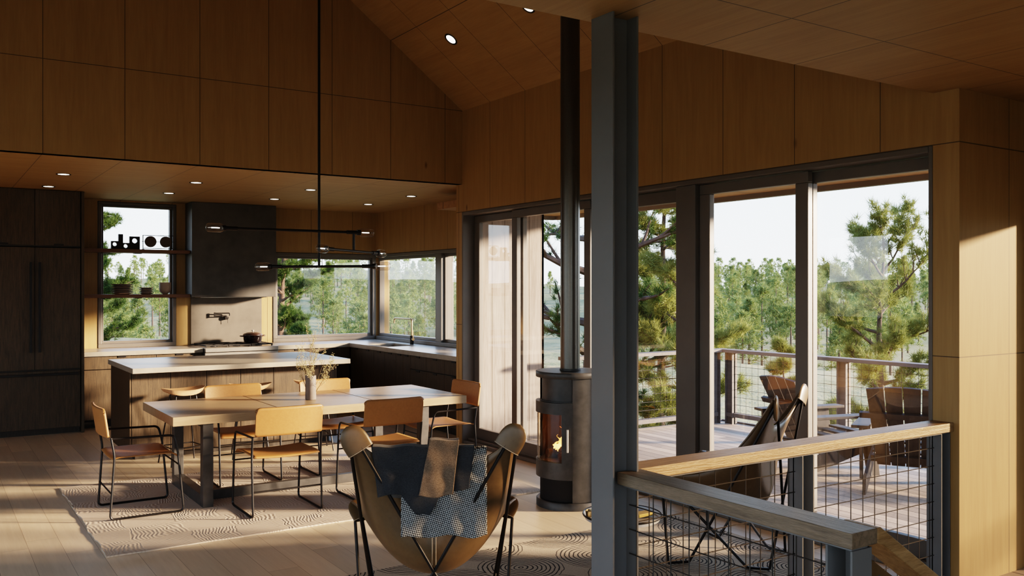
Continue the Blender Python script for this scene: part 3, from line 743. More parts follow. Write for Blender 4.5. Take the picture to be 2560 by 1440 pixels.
for i, (x, y, rz, lab) in enumerate(((2.09, 8.93, R(8), 'saddle-seat wooden counter stool at the left end of the island'), (2.74, 8.93, R(-14), 'saddle-seat wooden counter stool in the middle of the island row'), (3.40, 8.93, R(-10), 'saddle-seat wooden counter stool behind the vase at the island'))):
    if i == 0: s0.location = (x, y, 0); s0.rotation_euler.z = rz; s0['label'] = lab
    else: dup(s0, (x, y, 0), rz, lab)

# ------------------------------------------------------------------ rugs, table, chairs
RT = .010
def rug(name, x0, x1, y0, y1, mat, lab, wob):
    m = MB(); nx, ny = 60, 40; rnd = random.Random(3)
    def edge(p): return wob * (math.sin(p * 9.1) + .6 * math.sin(p * 23.7 + 1) + .4 * math.sin(p * 51))
    def fn(u, v, z):
        x = x0 + (x1 - x0) * u; y = y0 + (y1 - y0) * v
        if u == 0 or u == 1: x += edge(y)
        if v == 0 or v == 1: y += edge(x) * .4
        return (x, y, z + (wob * .12 * (math.sin(x * 7 + y * 3) + math.sin(y * 11)) if z > .01 else 0))
    m.grid(lambda u, v: fn(u, v, RT), nx, ny); m.grid(lambda u, v: fn(u, v, .001), nx, ny)
    K = (nx + 1) * (ny + 1)
    per = [i for i in range(nx + 1)] + [j * (nx + 1) + nx for j in range(1, ny + 1)] + [ny * (nx + 1) + i for i in range(nx - 1, -1, -1)] + [j * (nx + 1) for j in range(ny - 1, 0, -1)]
    m.f += [(per[i], per[(i + 1) % len(per)], per[(i + 1) % len(per)] + K, per[i] + K) for i in range(len(per))]
    return tag(m.build(name, mat, smooth=True), lab, 'rug')
rug('wool_rug', .96, 4.30, 6.05, 8.36, M['rug'], 'beige carved wool rug under the dining table', .007)
rug('patterned_rug', 2.0, 4.62, 3.02, 4.88, M['ringrug'], 'cream rug with dark concentric ring pattern', .002)

tb = thing('dining_table', 'long pale oak dining table with dark metal trestle legs', 'dining table', (2.82, 7.49, RT))
O = tuple(tb.location)
for a, b_ in ((1.553, 2.390), (2.398, 3.235), (3.243, 4.082)):
    MB().box(a, b_, 6.945, 8.035, .652, .72).build('tabletop_panel', M['table'], tb, origin=O, bevel=.002)
for x in (1.78, 3.64):
    m = MB().box(x, x + .078, 6.98, 7.06, RT, .65).box(x, x + .078, 7.92, 8.0, RT, .65).box(x, x + .078, 7.06, 7.92, RT, .10).box(x, x + .078, 7.06, 7.92, .62, .65)
    m.build('leg', M['stove'], tb, origin=O, bevel=.002)
MB().box(1.858, 3.64, 7.22, 7.28, RT + .002, .085).build('stretcher', M['stove'], tb, origin=O, bevel=.002)

def make_chair():
    t = thing('dining_chair', 'chair', 'chair', (0, 0, RT), 0, 'tan leather chairs around the dining table')
    rr = .0085
    for s in (-1, 1):
        x = s * .262
        loop = [(x, -.245, .595), (x, -.222, .46), (x, -.252, rr), (x, .258, rr), (x, .215, .46), (x, .185, .580), (x, -.235, .585)]
        MB().tube(round_poly(loop[0:6] + [(x, -.243, .588)], .035, 5), rr, 8).build('side_frame', M['black'], t, smooth=True)
    MB().tube([(-.262, -.24, .19), (.262, -.24, .19)], .006, 8).build('crossbar', M['black'], t, smooth=True); MB().tube([(-.262, .225, .355), (.262, .225, .355)], .006, 8).build('crossbar', M['black'], t, smooth=True)
    def seat(u, v):
        x = -.25 + .5 * u; y = -.232 + .462 * v
        z = .448 - .018 * math.sin(PI * u) * (.5 + .5 * math.sin(PI * v)) - .035 * max(0, (v - .85) / .15) ** 2 - .012 * max(0, (.12 - v) / .12) ** 2
        return (x, y, z)
    MB().grid(seat, 20, 20).build('seat', M['tan'], t, smooth=True, solid=.008)
    m = MB(); nx, nz = 24, 12
    def back(u, v):
        x = -.252 + .504 * u; z = .598 + .208 * v
        k = .03
        # rounded corners
        if v > .5:
            e = max(0, abs(x) - (.252 - k)); 
            if e > 0: z = min(z, .806 - (k - math.sqrt(max(0, k * k - e * e))))
        else:
            e = max(0, abs(x) - (.252 - .012))
            if e > 0: z = max(z, .598 + (.012 - math.sqrt(max(0, .012 ** 2 - e * e))))
        y = -.262 - .03 * v - .022 * (1 - (2 * u - 1) ** 2)
        return (x, y, z)
    us = sorted(set([i / 20 for i in range(21)] + [.005, .015, .03, .97, .985, .995]))
    m.v = [back(u, j / nz) for j in range(nz + 1) for u in us]; L = len(us)
    m.f = [(j * L + i, j * L + i + 1, (j + 1) * L + i + 1, (j + 1) * L + i) for j in range(nz) for i in range(L - 1)]
    m.build('backrest', M['tan'], t, smooth=True, solid=.018)
    return t
ch0 = make_chair()
CH = [((1.375, 7.215, RT), -PI / 2, 'tan leather chair at the left end of the dining table'),
      ((2.257, 6.690, RT), 0, 'tan leather chair on the near side of the table, left of its neighbour'),
      ((3.105, 6.690, RT), 0, 'tan leather chair on the near side, behind the blanketed lounge chair'),
      ((2.335, 7.83, RT), PI, 'tan leather chair on the far side, left of the vase'),
      ((3.205, 7.83, RT), PI, 'tan leather chair on the far side, directly behind the vase'),
      ((3.96, 7.235, RT), PI / 2, 'tan leather chair at the right end of the table near glass door')]
for i, (l, rz, lab) in enumerate(CH):
    if i == 0: ch0.location = l; ch0.rotation_euler.z = rz; ch0['label'] = lab
    else: dup(ch0, l, rz, lab)

# vase and branches
tag(MB().lathe([(.001, 0), (.043, 0), (.046, .004), (.046, .208), (.043, .21), (.040, .208), (.040, .01), (.001, .01)], n=32).build('vase', M['vase'], smooth=True, origin=None), 'tall cylindrical grey clay vase on the dining table', 'vase').location = (2.80, 7.42, .7215)
br = thing('dried_branches', 'dried flowering branches with pale yellow buds in the vase', 'plant', (2.80, 7.42, .735))
rnd = random.Random(11); stems = MB(); buds = MB()
def sprig(p, d, L, r, depth):
    pts = [Vector(p)]; d = Vector(d).normalized()
    for i in range(6):
        d = (d + Vector((rnd.uniform(-.14, .14), rnd.uniform(-.14, .14), rnd.uniform(-.05, .12)))).normalized(); pts.append(pts[-1] + d * L / 6)
    stems.tube(pts, [r * (1 - .1 * i) for i in range(7)], 5)
    for i in range(2, 7):
        if depth > 0 and rnd.random() < .75:
            sd = (d + Vector((rnd.uniform(-1, 1), rnd.uniform(-1, 1), rnd.uniform(-.1, .8)))).normalized()
            sprig(pts[i], sd, L * rnd.uniform(.25, .42), r * .6, depth - 1)
    if depth <= 1:
        for i in range(3, 7):
            for k in range(2):
                c_ = pts[i] + Vector((rnd.uniform(-.012, .012), rnd.uniform(-.012, .012), rnd.uniform(-.01, .01))); s_ = rnd.uniform(.0015, .0036)
                buds.add([c_ + Vector(q) * s_ for q in ((1, 0, 0), (-1, 0, 0), (0, 1, 0), (0, -1, 0), (0, 0, 1.3), (0, 0, -1.3))], [(0, 2, 4), (2, 1, 4), (1, 3, 4), (3, 0, 4), (2, 0, 5), (1, 2, 5), (3, 1, 5), (0, 3, 5)])
for d, L in (((-.15, .0, 1), .42), ((-.10, .05, 1), .36), ((-.38, .2, .8), .32), ((.30, -.1, .8), .26), ((.12, .1, 1), .28), ((-.5, .1, .7), .24), ((.5, -.2, .7), .22), ((.05, 0, 1), .22), ((-.2, -.1, 1), .24), ((.38, -.25, .6), .24)):
    sprig((rnd.uniform(-.01, .01), rnd.uniform(-.01, .01), .0), d, L + .09, .0022, 2)
stems.build('stems', M['twig'], br); buds.build('buds', M['blossom'], br)

# ------------------------------------------------------------------ pendant lamp
pl = thing('pendant_lamp', 'black multi-arm pendant lamp with six clear bulbs above the table', 'pendant lamp', (2.888, 7.45, 1.86))
O = tuple(pl.location)
ztop = 3.611 + .75 * (XL - 2.888) - .004
MB().tube([(2.888, 7.45, 1.866), (2.888, 7.45, ztop)], .0115, 12).build('stem', M['black'], pl, origin=O, smooth=True)
MB().cyl((2.888, 7.45), .06, ztop - .06, ztop - .028, 24).build('canopy', M['black'], pl, origin=O, smooth=True)
MB().tube([(3.20, 7.42, 2.178), (3.20, 7.42, 2.014)], .0105, 10).build('drop_rod', M['black'], pl, origin=O, smooth=True)
def arm(a, b_, z):
    a = Vector((*a, z)); b_ = Vector((*b_, z)); d = (b_ - a).normalized()
    o = MB().tube([a, b_], .0115, 10).build('arm', M['black'], pl, origin=O, smooth=True)
    for p, q in ((a, -d), (b_, d)):
        MB().tube([p - q * .10, p + q * .0], .017, 12).tube([p - q * .005, p + q * .028], .024, 14).build('socket', M['black'], o, origin=O, smooth=True)
        g = []
        for t, r in ((.02, .030), (.035, .037), (.13, .037), (.145, .033), (.152, .02), (.153, .002)): g.append((p + q * t, r))
        MB().tube([x[0] for x in g], [x[1] for x in g], 20, caps=False).build('glass_bulb', M['bulbglass'], o, origin=O, smooth=True)
        MB().tube([p + q * .045, p + q * .11], .004, 8).build('filament', M['fil'], o, origin=O, smooth=True)
arm((2.085, 7.475), (3.235, 7.42), 2.18)
arm((2.825, 7.10), (3.555, 7.70), 2.012)
arm((2.585, 7.80), (3.26, 7.14), 1.874)

# ------------------------------------------------------------------ recessed downlights
dl0 = None
LAB = [(x, y) for y in (9.855, 11.125) for x in (1.165, 2.441, 3.72, 5.005)]
LN = ['above the refrigerator front', 'above the left of the island', 'above the right of the island', 'nearest the sliding door wall', 'near the refrigerator top', 'in front of the kitchen window', 'in front of the range hood', 'above the corner of the worktop']
def downlight():
    t = thing('downlight', '', 'ceiling light', (0, 0, 0), 0, 'recessed ceiling downlights')
    MB().lathe([(.052, -.002), (.068, -.004), (.070, 0), (.052, .001)], n=32).build('rim', M['black'], t, smooth=True)
    MB().lathe([(.052, -.001), (.050, .001), (.03, .0012), (.001, .0012)], n=28).build('lens', M['led'], t, smooth=True)
    return t
dl0 = downlight()
for i, (x, y) in enumerate(LAB):
    lab = 'round recessed downlight in the kitchen soffit ' + LN[i]
    if i == 0: dl0.location = (x, y, ZC - .002); dl0['label'] = lab
    else: dup(dl0, (x, y, ZC - .002), 0, lab)
for (x, y, lab) in ((4.26, 7.546, 'round recessed downlight in the sloped ceiling, fully visible'), (4.285, 6.265, 'round recessed downlight in the sloped ceiling cut by the low ceiling edge')):
    o = dup(dl0, (x, y, 3.611 + .75 * (XL - x) - .003), 0, lab); o.rotation_euler = (0, math.atan(.75), 0)

# ------------------------------------------------------------------ stove
SX, SY = 4.23, 5.60
sv = thing('wood_stove', 'cylindrical grey cast wood stove with a lit fire', 'stove', (SX, SY, 0))
RB = .265; A0 = PI  # opening faces -X
ha = R(57)
def arcbody(r0, r1, z0, z1, a0, a1, n=40): 
    return [(r0, z0), (r1, z0), (r1, z1), (r0, z1), (r0, z0)], a0, a1, n
m = MB()
# closed shell around the back and sides
pr_, a0_, a1_, n_ = arcbody(.235, RB - .012, .06, 1.0, A0 + ha, A0 + 2 * PI - ha)
m.lathe(pr_, n=n_, a0=a0_, a1=a1_)
m.lathe([(.001, .80), (.235, .80), (.235, .82), (.001, .82)], n=40).lathe([(.001, .24), (.25, .24), (.25, .27), (.001, .27)], n=40)
m.lathe([(RB - .055, .82), (RB - .045, .82), (RB - .045, 1.0), (RB - .055, 1.0)], n=24, a0=A0 - ha, a1=A0 + ha)
m.build('body', M['stove'], sv, smooth=True)
MB().lathe([(.001, 0), (RB, 0), (RB, .052), (RB - .006, .058), (.001, .058)], n=56).build('base', M['stove'], sv, smooth=True)
MB().lathe([(.001, .995), (RB, .995), (RB + .004, 1.0), (RB + .004, 1.038), (RB, 1.042), (.001, 1.042)], n=56).build('top_plate', M['stove'], sv, smooth=True)
MB().lathe([(.234, .06), (.234, .24)], n=24, a0=A0 - ha, a1=A0 + ha).lathe([(.20, .06), (.20, .24)], n=24, a0=A0 - ha, a1=A0 + ha).build('log_store', M['stovedark'], sv, smooth=True)
MB().lathe([(.232, .30), (.232, .80)], n=40, a0=A0 + ha, a1=A0 + 2 * PI - ha).lathe([(.001, .36), (.232, .36)], n=40).build('fire_chamber', M['firebrick'], sv, smooth=True)
dr_ = MB()
dr_.lathe([(RB - .03, .725), (RB + .004, .725), (RB + .004, .812), (RB - .03, .812), (RB - .03, .725)], n=32, a0=A0 - ha, a1=A0 + ha)
dr_.lathe([(RB - .03, .232), (RB + .002, .232), (RB + .002, .36), (RB - .03, .36), (RB - .03, .232)], n=32, a0=A0 - ha, a1=A0 + ha)
dr_.lathe([(RB - .03, .36), (RB + .003, .36), (RB + .003, .725), (RB - .03, .725), (RB - .03, .36)], n=10, a0=A0 + ha - R(18), a1=A0 + ha)
dr_.lathe([(RB - .03, .36), (RB + .003, .36), (RB + .003, .725), (RB - .03, .725), (RB - .03, .36)], n=3, a0=A0 - ha, a1=A0 - ha + R(4))
dd = dr_.build('door', M['stove'], sv, smooth=True)
MB().lathe([(RB - .008, .36), (RB - .008, .725)], n=30, a0=A0 - ha + R(3), a1=A0 + ha - R(17)).build('door_glass', M['stoveglass'], dd, smooth=True)
ah = A0 + ha - R(8)
hx, hy = (RB + .03) * math.cos(ah), (RB + .03) * math.sin(ah)
MB().tube([(hx, hy, .45), (hx, hy, .62)], .008, 10).tube([(hx * .9, hy * .9, .47), (hx, hy, .47)], .005, 8).tube([(hx * .9, hy * .9, .60), (hx, hy, .60)], .005, 8).build('door_handle', M['steel'], dd, smooth=True)
# logs and flames burn inside the stove: things of their own
def lg(a, b_, r, lab):
    a = Vector(a); b_ = Vector(b_); pts = [a.lerp(b_, i / 5) + Vector((random.uniform(-.004, .004), random.uniform(-.004, .004), random.uniform(-.004, .004))) for i in range(6)]
    tag(MB().tube(pts, [r * random.uniform(.9, 1.1) for _ in range(6)], 12).build('firewood_log', M['log'], smooth=True), lab, 'log', 'burning logs')
lg((SX - .12, SY - .16, .47), (SX - .10, SY + .12, .40), .032, 'burning log leaning across the top of the fire')
lg((SX - .17, SY - .10, .395), (SX + .05, SY - .10, .395), .033, 'dark charred log lying flat in the stove')
lg((SX - .17, SY + .07, .395), (SX + .06, SY + .04, .395), .033, 'charred log at the left back of the stove')
def flamemat():
    m, nt, b = newmat('flame'); raw, vec = coords(nt); nt.nodes.remove(b)
    sep = nt.nodes.new('ShaderNodeSeparateXYZ'); nt.links.new(raw, sep.inputs[0])
    n = noise(nt, raw, 22, 3)
    f = math_(nt, 'ADD', math_(nt, 'MULTIPLY', sep.outputs[2], 3.2), math_(nt, 'MULTIPLY', math_(nt, 'SUBTRACT', n, .5), 1.3))
    col = ramp(nt, f, [(.0, (1, .72, .22)), (.35, (1, .42, .06)), (.7, (1, .16, .015)), (1, (.6, .04, .0))])
    em = nt.nodes.new('ShaderNodeEmission'); em.inputs['Strength'].default_value = 7; nt.links.new(col, em.inputs[0])
    tr = nt.nodes.new('ShaderNodeBsdfTransparent'); mx = nt.nodes.new('ShaderNodeMixShader')
    lw = nt.nodes.new('ShaderNodeLayerWeight'); lw.inputs[0].default_value = .35
    nt.links.new(lw.outputs['Facing'], mx.inputs[0]); nt.links.new(em.outputs[0], mx.inputs[1]); nt.links.new(tr.outputs[0], mx.inputs[2])
    nt.links.new(mx.outputs[0], nt.nodes['Material Output'].inputs[0]); return m
M['flame'] = flamemat()
m = MB()
def tongue(p, h, r, ph, lean):
    pts = []; rr = []
    for i in range(14):
        t = i / 13; pts.append(Vector(p) + Vector((lean[0] * t + .022 * math.sin(t * 8 + ph) * t, lean[1] * t + .028 * math.sin(t * 9 + ph * 2) * t, h * t)))
        rr.append(max(.0008, r * (math.sin(PI * min(1, t * 1.1 + .12)) ** .8 * (1 - t * .55) * (1 + .25 * math.sin(t * 17 + ph)))))
    m.tube(pts, rr, 12)
for (dx, dy, h, r, ph, ln) in ((-.13, -.10, .25, .030, .4, (0, -.015)), (-.12, -.07, .19, .026, 2.1, (0, .01)), (-.14, -.04, .13, .024, 3.3, (0, -.02)), (-.09, -.145, .22, .030, 5.2, (0, .01)), (-.12, -.12, .17, .028, 2.9, (0, .01)), (-.13, .0, .085, .020, 1.2, (0, -.01)), (-.12, .04, .05, .014, 4.4, (0, 0))):
    tongue((dx, dy, 0), h, r, ph, ln)
fo = m.build('fire_flames', M['flame'], smooth=True); fo.location = (SX, SY, .43); tag(fo, 'orange flames burning on the logs inside the stove', 'fire', kind='stuff')
zt = 3.611 + .75 * (XL - SX) - .062
fp = thing('stove_pipe', 'straight metal flue pipe rising from the stove to the ceiling', 'stove pipe', (SX - .0, SY, 1.043))
MB().lathe([(.076, 0), (.076, zt - 1.043)], n=40).build('pipe', M['pipe'], fp, smooth=True)
MB().lathe([(.076, .0), (.082, .0), (.082, .012), (.076, .014)], n=40).build('collar', M['stove'], fp, smooth=True)

# ------------------------------------------------------------------ butterfly chairs
def make_butterfly(label, loc, rz):
    t = thing('butterfly_chair', label, 'lounge chair', loc, rz)
    TB = (.405, -.33, 1.035); TF = (.43, .32, .555)
    FB = (.20, -.25, .012); FF = (.385, .30, .012)
    Rr = .0085
    for s in (-1, 1):
        # back tip loop: outer rod to the front foot, diagonal rod to the opposite back foot
        MB().tube(round_poly([(s * .30, .20, .012), (s * (TB[0] - .02), TB[1] - .012, TB[2] - .03), (s * (TB[0] - .05), TB[1] - .012, TB[2] - .03), (-s * .20, -.26, .012)], .015), Rr, 8).build('rod', M['black'], t, smooth=True)
        MB().tube(round_poly([(s * .30, .20, .012), (s * .385, .30, .012), (s * (TF[0] - .01), TF[1] + .01, TF[2] - .03), (s * (TF[0] - .04), TF[1] + .01, TF[2] - .03), (s * .24, -.14, .012), (s * .20, -.26, .012)], .015), Rr, 8).build('rod', M['black'], t, smooth=True)
    # leather sling as a Coons patch between four tips
    def lerp(a, b_, k): return Vector(a).lerp(Vector(b_), k)
    def lobe(w): return w
    def backE(u):
        x = -TB[0] + 2 * TB[0] * u; k = 1 - abs(2 * u - 1)
        dip = .20 * (1 - (1 - k) ** 2.4)
        return Vector((x, TB[1] + .075 * math.sin(PI * u), TB[2] - dip))
    def frontE(u):
        x = -TF[0] + 2 * TF[0] * u; k = 1 - abs(2 * u - 1)
        return Vector((x, TF[1] - .03 * math.sin(PI * u) , TF[2] - .155 * (1 - (1 - k) ** 2.2)))
    def sideE(v, s):
        a = Vector((s * TB[0], TB[1], TB[2])); b_ = Vector((s * TF[0], TF[1], TF[2])); p = a.lerp(b_, v); p.y = a.y + (b_.y - a.y) * v ** .95; k = math.sin(PI * v)
        p.x -= s * .060 * k ** .8; p.z -= .17 * (math.sin(PI * v ** .9)) ** 1.0
        return p
    def surf(u, v):
        S1 = backE(u).lerp(frontE(u), v); S2 = sideE(v, -1).lerp(sideE(v, 1), u)
        c00 = backE(0); c10 = backE(1); c01 = frontE(0); c11 = frontE(1)
        B = (c00.lerp(c10, u)).lerp(c01.lerp(c11, u), v)
        p = S1 + S2 - B
        w = (math.sin(PI * u) ** .55) * (math.sin(PI * v) ** .7)
        p.z -= .115 * w + .04 * math.sin(PI * u) * math.exp(-((v - .5) / .22) ** 2); p.y -= .15 * math.sin(PI * u) ** .7 * math.exp(-((v - .36) / .2) ** 2)
        return p
    nu, nv = 36, 36
    m = MB(); m.grid(lambda u, v: surf(u, v), nu, nv)
    m.build('leather_sling', M['sling'], t, smooth=True, solid=.006)
    # tip pockets: flattened rounded pouches that take the rod ends
    for sx in (-1, 1):
        for (T, ax, wd) in ((TB, Vector((sx * .50, -.10, .86)), Vector((sx * -.62, .12, .42))), (TF, Vector((sx * .45, .60, .62)), Vector((sx * -.62, .45, .1)))):
            ax = ax.normalized(); wd = (wd - ax * wd.dot(ax)).normalized(); nn = ax.cross(wd)
            c0 = Vector((sx * T[0], T[1] + (-.016 if T is TB else .012), T[2])) - ax * .018 + wd * .018; vs = []; nt_, na_ = 12, 20
            for a in range(nt_ + 1):
                tt = a / nt_; h = -.100 + .130 * tt; q = max(0.0, (tt - .25) / .75)
                hw = (.066 - .004 * (1 - tt)) * math.sqrt(max(.0004, 1 - q ** 2.3)); hn = .0155 * math.sqrt(max(.0008, 1 - q ** 3))
                for b_ in range(na_):
                    th = 2 * PI * b_ / na_
                    vs.append(c0 + ax * h + wd * (hw * math.cos(th)) + nn * (hn * math.sin(th)))
            fs = [(a * na_ + b_, a * na_ + (b_ + 1) % na_, (a + 1) * na_ + (b_ + 1) % na_, (a + 1) * na_ + b_) for a in range(nt_) for b_ in range(na_)]
            fs.append(tuple(nt_ * na_ + b_ for b_ in range(na_)))
            pk = MB().add(vs, fs).build('corner_pocket', M['sling'], t, smooth=True)
            MB().tube([c0 - ax * .097 + wd * (.063 * math.cos(2 * PI * b_ / 24)) + nn * (.0165 * math.sin(2 * PI * b_ / 24)) for b_ in range(24)], .0010, 4, closed=True).build('pocket_seam', M['stitch'], pk, smooth=True)
    # edge welt and centre seam stitching
    st = MB()
    for off in (-.012, .012):
        st.tube([surf(.5 + off, k / 30) + Vector((0, -.0045, -.0045)) for k in range(1, 30)], .0012, 5)
    for s in (0, 1):
        st.tube([surf(.045 if s == 0 else .955, k / 30) + Vector((0, 0, .005)) for k in range(1, 30)], .0012, 5)
    st.build('stitching', M['stitch'], t, smooth=True)
    welt = MB(); 
    for s in (-1, 1): welt.tube([sideE(k / 30, s) for k in range(31)], .0065, 6)
    welt.tube([backE(k / 30) for k in range(31)], .0065, 6); welt.tube([frontE(k / 30) for k in range(31)], .0065, 6)
    welt.build('edge_binding', M['sling'], t, smooth=True)
    return t
# chair 1: centre of back tips (1.95,3.62) facing along the view
BX, BY = 1.955, 3.62
rz1 = -R(28.5)
cdir = Vector((math.sin(R(28.5)), math.cos(R(28.5)), 0))
c1p = Vector((BX, BY, .0)) + cdir * .33
bc1 = make_butterfly('leather butterfly chair seen from behind with throws over its back', tuple(c1p), rz1)
fd = Vector((-.45, .893, 0)).normalized(); c2p = Vector((4.39, 3.61, .0)) + fd * .33
bc2 = make_butterfly('brown leather butterfly chair beyond the stair railing, facing the stove', (c2p.x, c2p.y, RT), math.atan2(-fd.x, fd.y))

# throws on chair 1, in the chair's own frame (x right, z up, y behind negative)
M1 = Matrix.Translation(c1p) @ Matrix.Rotation(rz1, 4, 'Z')
def sheet(name, mat, lab, cat, outline, ybase, amp, seed, nx=40, nz=46, over=.12, thick=.006):
    """outline(v) -> (xl, xr, zdrop) : a draped rectangle; v 0 top fold .. 1 bottom hem; front flap folds over the edge"""
    rn = random.Random(seed); ph = [rn.uniform(0, 6) for _ in range(8)]
    def fn(u, v):
        V = v * (1 + over) - over          # negative part lies over the top into the seat
        xl, xr, z = outline(max(V, 0))
        x = xl + (xr - xl) * u
        fold = amp * (math.sin(x * 38 + ph[0] + 2 * V) * .5 + math.sin(x * 71 + ph[1] - 4 * V) * .25 + math.sin(x * 19 + ph[2]) * .6) * (.35 + .9 * max(V, 0))
        wr = amp * .35 * math.sin(z * 55 + x * 20 + ph[3])
        y = ybase(x, z) - fold - wr
        if V < 0:
            t = -V / over; y += .07 * math.sin(t * PI / 2) * 1.3 + .02; z = z + .012 * math.sin(t * PI) - .12 * t * t
        z += .003 * math.sin(x * 43 + ph[4]) * (1 if V <= .02 else 0) + (.008 * math.sin(x * 33 + ph[5]) if v > .97 else 0)
        return (x, y, z)
    o = MB().grid(fn, nx, nz).build(name, mat, smooth=True, solid=thick)
    o.matrix_world = M1
    return tag(o, lab, cat)
def yb(off): return lambda x, z: -.315 - off - .06 * math.cos(min(1, abs(x) / .3) * PI / 2) * 0 - max(0, (.85 - z)) * .12 + .05
def lin(a, b_, t): return a + (b_ - a) * t
sheet('woven_blanket', M['weave'], 'black and white woven blanket hanging lowest on the chair back', 'blanket', lambda V: (lin(-.15, -.15, V) , .243, lin(.935, .545, V)), yb(.035), .010, 5)
sheet('charcoal_throw', M['charcoal'], 'charcoal linen throw folded over the left of the chair back', 'throw', lambda V: (lin(-.285, -.255, V), lin(-.02, -.03, V), lin(.955, .735, V)), yb(.058), .005, 8)
sheet('charcoal_throw', M['charcoal'], 'dark charcoal cloth hanging beside the woven blanket edge', 'throw', lambda V: (lin(.0, .03, V), lin(.185, .16, V), lin(.948, .76, V)), yb(.055), .005, 13)
sheet('charcoal_throw', M['charcoal'], 'dark cloth tail below the folded charcoal throw', 'throw', lambda V: (lin(-.20, -.08, V), lin(.07, -.02, V), lin(.80, .645, V)), yb(.048), .004, 17, over=.01)
sheet('brown_throw', M['brownlinen'], 'folded brown linen cloth at the middle of the chair back', 'throw', lambda V: (lin(-.02, -.07, V), lin(.115, .085, V), lin(.985, .735, V)), yb(.078), .006, 21)

# side table with tray
sd = thing('side_table', 'low round pale tray table between the lounge chairs', 'side table', (3.23, 3.80, RT))
MB().lathe([(.001, .40), (.205, .40), (.215, .425), (.212, .427), (.202, .408), (.001, .407)], n=48).build('tray_top', M['tray'], sd, smooth=True)
MB().lathe([(.217, .418), (.220, .424), (.217, .430), (.211, .426), (.217, .418)], n=48).build('rim', M['black'], sd, smooth=True)
for k in range(3):
    a = k * 2 * PI / 3 + .5; MB().tube([(.06 * math.cos(a), .06 * math.sin(a), .40), (.17 * math.cos(a), .17 * math.sin(a), .006)], .008, 8).build('leg', M['black'], sd, smooth=True)
tag(MB().box(-.05, .05, -.03, .03, 0, .018).build('matchbox', M['gold'], bevel=.002), 'small yellow matchbox on the tray table', 'box').location = (3.33, 3.745, .4225)
tag(MB().box(-.055, .055, -.04, .04, 0, .012).build('notebook', M['black'], bevel=.001), 'small dark notebook lying on the tray table', 'book').location = (3.24, 3.86, .4225)
tag(MB().lathe([(.001, 0), (.028, 0), (.032, .03), (.029, .03), (.025, .005), (.001, .005)], n=24).build('candle_cup', M['brass'], smooth=True), 'small brass cup on the left of the tray table', 'cup').location = (3.09, 3.90, .4225)

# ------------------------------------------------------------------ adirondack chairs
def make_adir():
    t = thing('adirondack_chair', 'c', 'chair', (0, 0, 0), 0, 'dark wooden deck chairs')
    tl = Matrix.Translation((0, -.12, .20)) @ Matrix.Rotation(R(25), 4, 'X')
    for i in range(4):
        x0 = -.28 + i * .142
        m = MB(); n = 6
        top = [(x0 + .132 * k / n, .74 + .025 * math.cos((x0 + .132 * k / n) / .28 * PI / 2) ) for k in range(n + 1)]
        w0 = .80
        poly = [(x0 * w0, 0), ((x0 + .132) * w0, 0)] + top[::-1]
        m.prism(poly, 'y', -.011, .011, tl); m.build('back_slat', M['adir'], t, bevel=.002)
    MB().box(-.34, .34, -.045, -.012, .48, .53, tl).box(-.27, .27, -.04, -.012, .05, .11, tl).build('back_rail', M['adir'], t, bevel=.002)
    for s in (-1, 1):
        x = s * .33
        MB().box(x - .07, x + .07, -.42, .50, .535, .56).build('armrest', M['adir'], t, bevel=.003)
        MB().prism([(.30, 0), (.42, 0), (.36, .535), (.20, .535)], 'x', x - .013, x + .013).build('leg', M['adir'], t, bevel=.002)
        MB().prism([(.42, .34), (.42, .25), (-.40, .0), (-.50, .0), (-.42, .14), (-.12, .23)], 'x', x * .88 - .013, x * .88 + .013).build('side_board', M['adir'], t, bevel=.002)
        MB().prism([(-.34, .10), (-.28, .10), (-.30, .535), (-.38, .535)], 'x', x - .012, x + .012).build('arm_support', M['adir'], t)
    for i in range(5):
        y = -.08 + i * .115; z = .245 + (y + .12) * .22
        MB().box(-.275, .275, y - .05, y + .05, z, z + .02).build('seat_slat', M['adir'], t, bevel=.002)
    return t
ad = make_adir()
def face(d): return math.atan2(-d[0], d[1])
ad.location = (6.98, 5.42, -.02); ad.rotation_euler.z = face((.96, -.28)); ad['label'] = 'dark wooden deck chair farther away, beside the deck corner'
dup(ad, (7.05, 4.55, -.02), face((.88, .48)), 'dark wooden deck chair nearer the camera, cut by the door jamb')

# ------------------------------------------------------------------ landscape
YAW = R(33.35)
def at(u, d):                         # a bearing and a distance from the house front turned into a place
    s = (u - 1280) / 2238.
    return (d * (math.sin(YAW) + s * math.cos(YAW)), d * (math.cos(YAW) - s * math.sin(YAW)))
def inv(x, y):
    d = x * math.sin(YAW) + y * math.cos(YAW); s = x * math.cos(YAW) - y * math.sin(YAW)
    return s, d
def hz(x, y):
    s, d = inv(x, y)
    dist = math.hypot(x - 2.5, y - 6)
    if d > 1: t = (s / d * 2238 + 1280 - 300) / 2000
    else: t = 1.2 if s > 0 else -.2
    t = max(-.15, min(1.2, t))
    kn = lambda a, b_: a + (b_ - a) * t
    near = kn(-.35, -1.7)
    ridge = np.interp(t, [-.15, .1, .25, .35, .55, .68, .80, .95, 1.2], [5, 6.5, 9.0, 7, 3.5, .2, 3.5, 4.5, 5])
    Z = np.interp(dist, [0, 9, 14, 30, 40, 62, 90, 150, 225, 320, 420, 700], [-3.0 - .5 * t, kn(-.6, -3.2), kn(-.45, -3.0), near - .2, kn(-.5, -2.6), -7, -8.5, -6.3, -2.4, ridge, ridge - 25, -80])
    Z += (math.sin(x * .05 + 1) * math.cos(y * .043) * 1.0 + math.sin(x * .13 + y * .09) * .35) * min(1, max(0, (dist - 30) / 60))
    Z += .10 * math.sin(x * .45) * math.sin(y * .4 + 1)
    return float(Z)
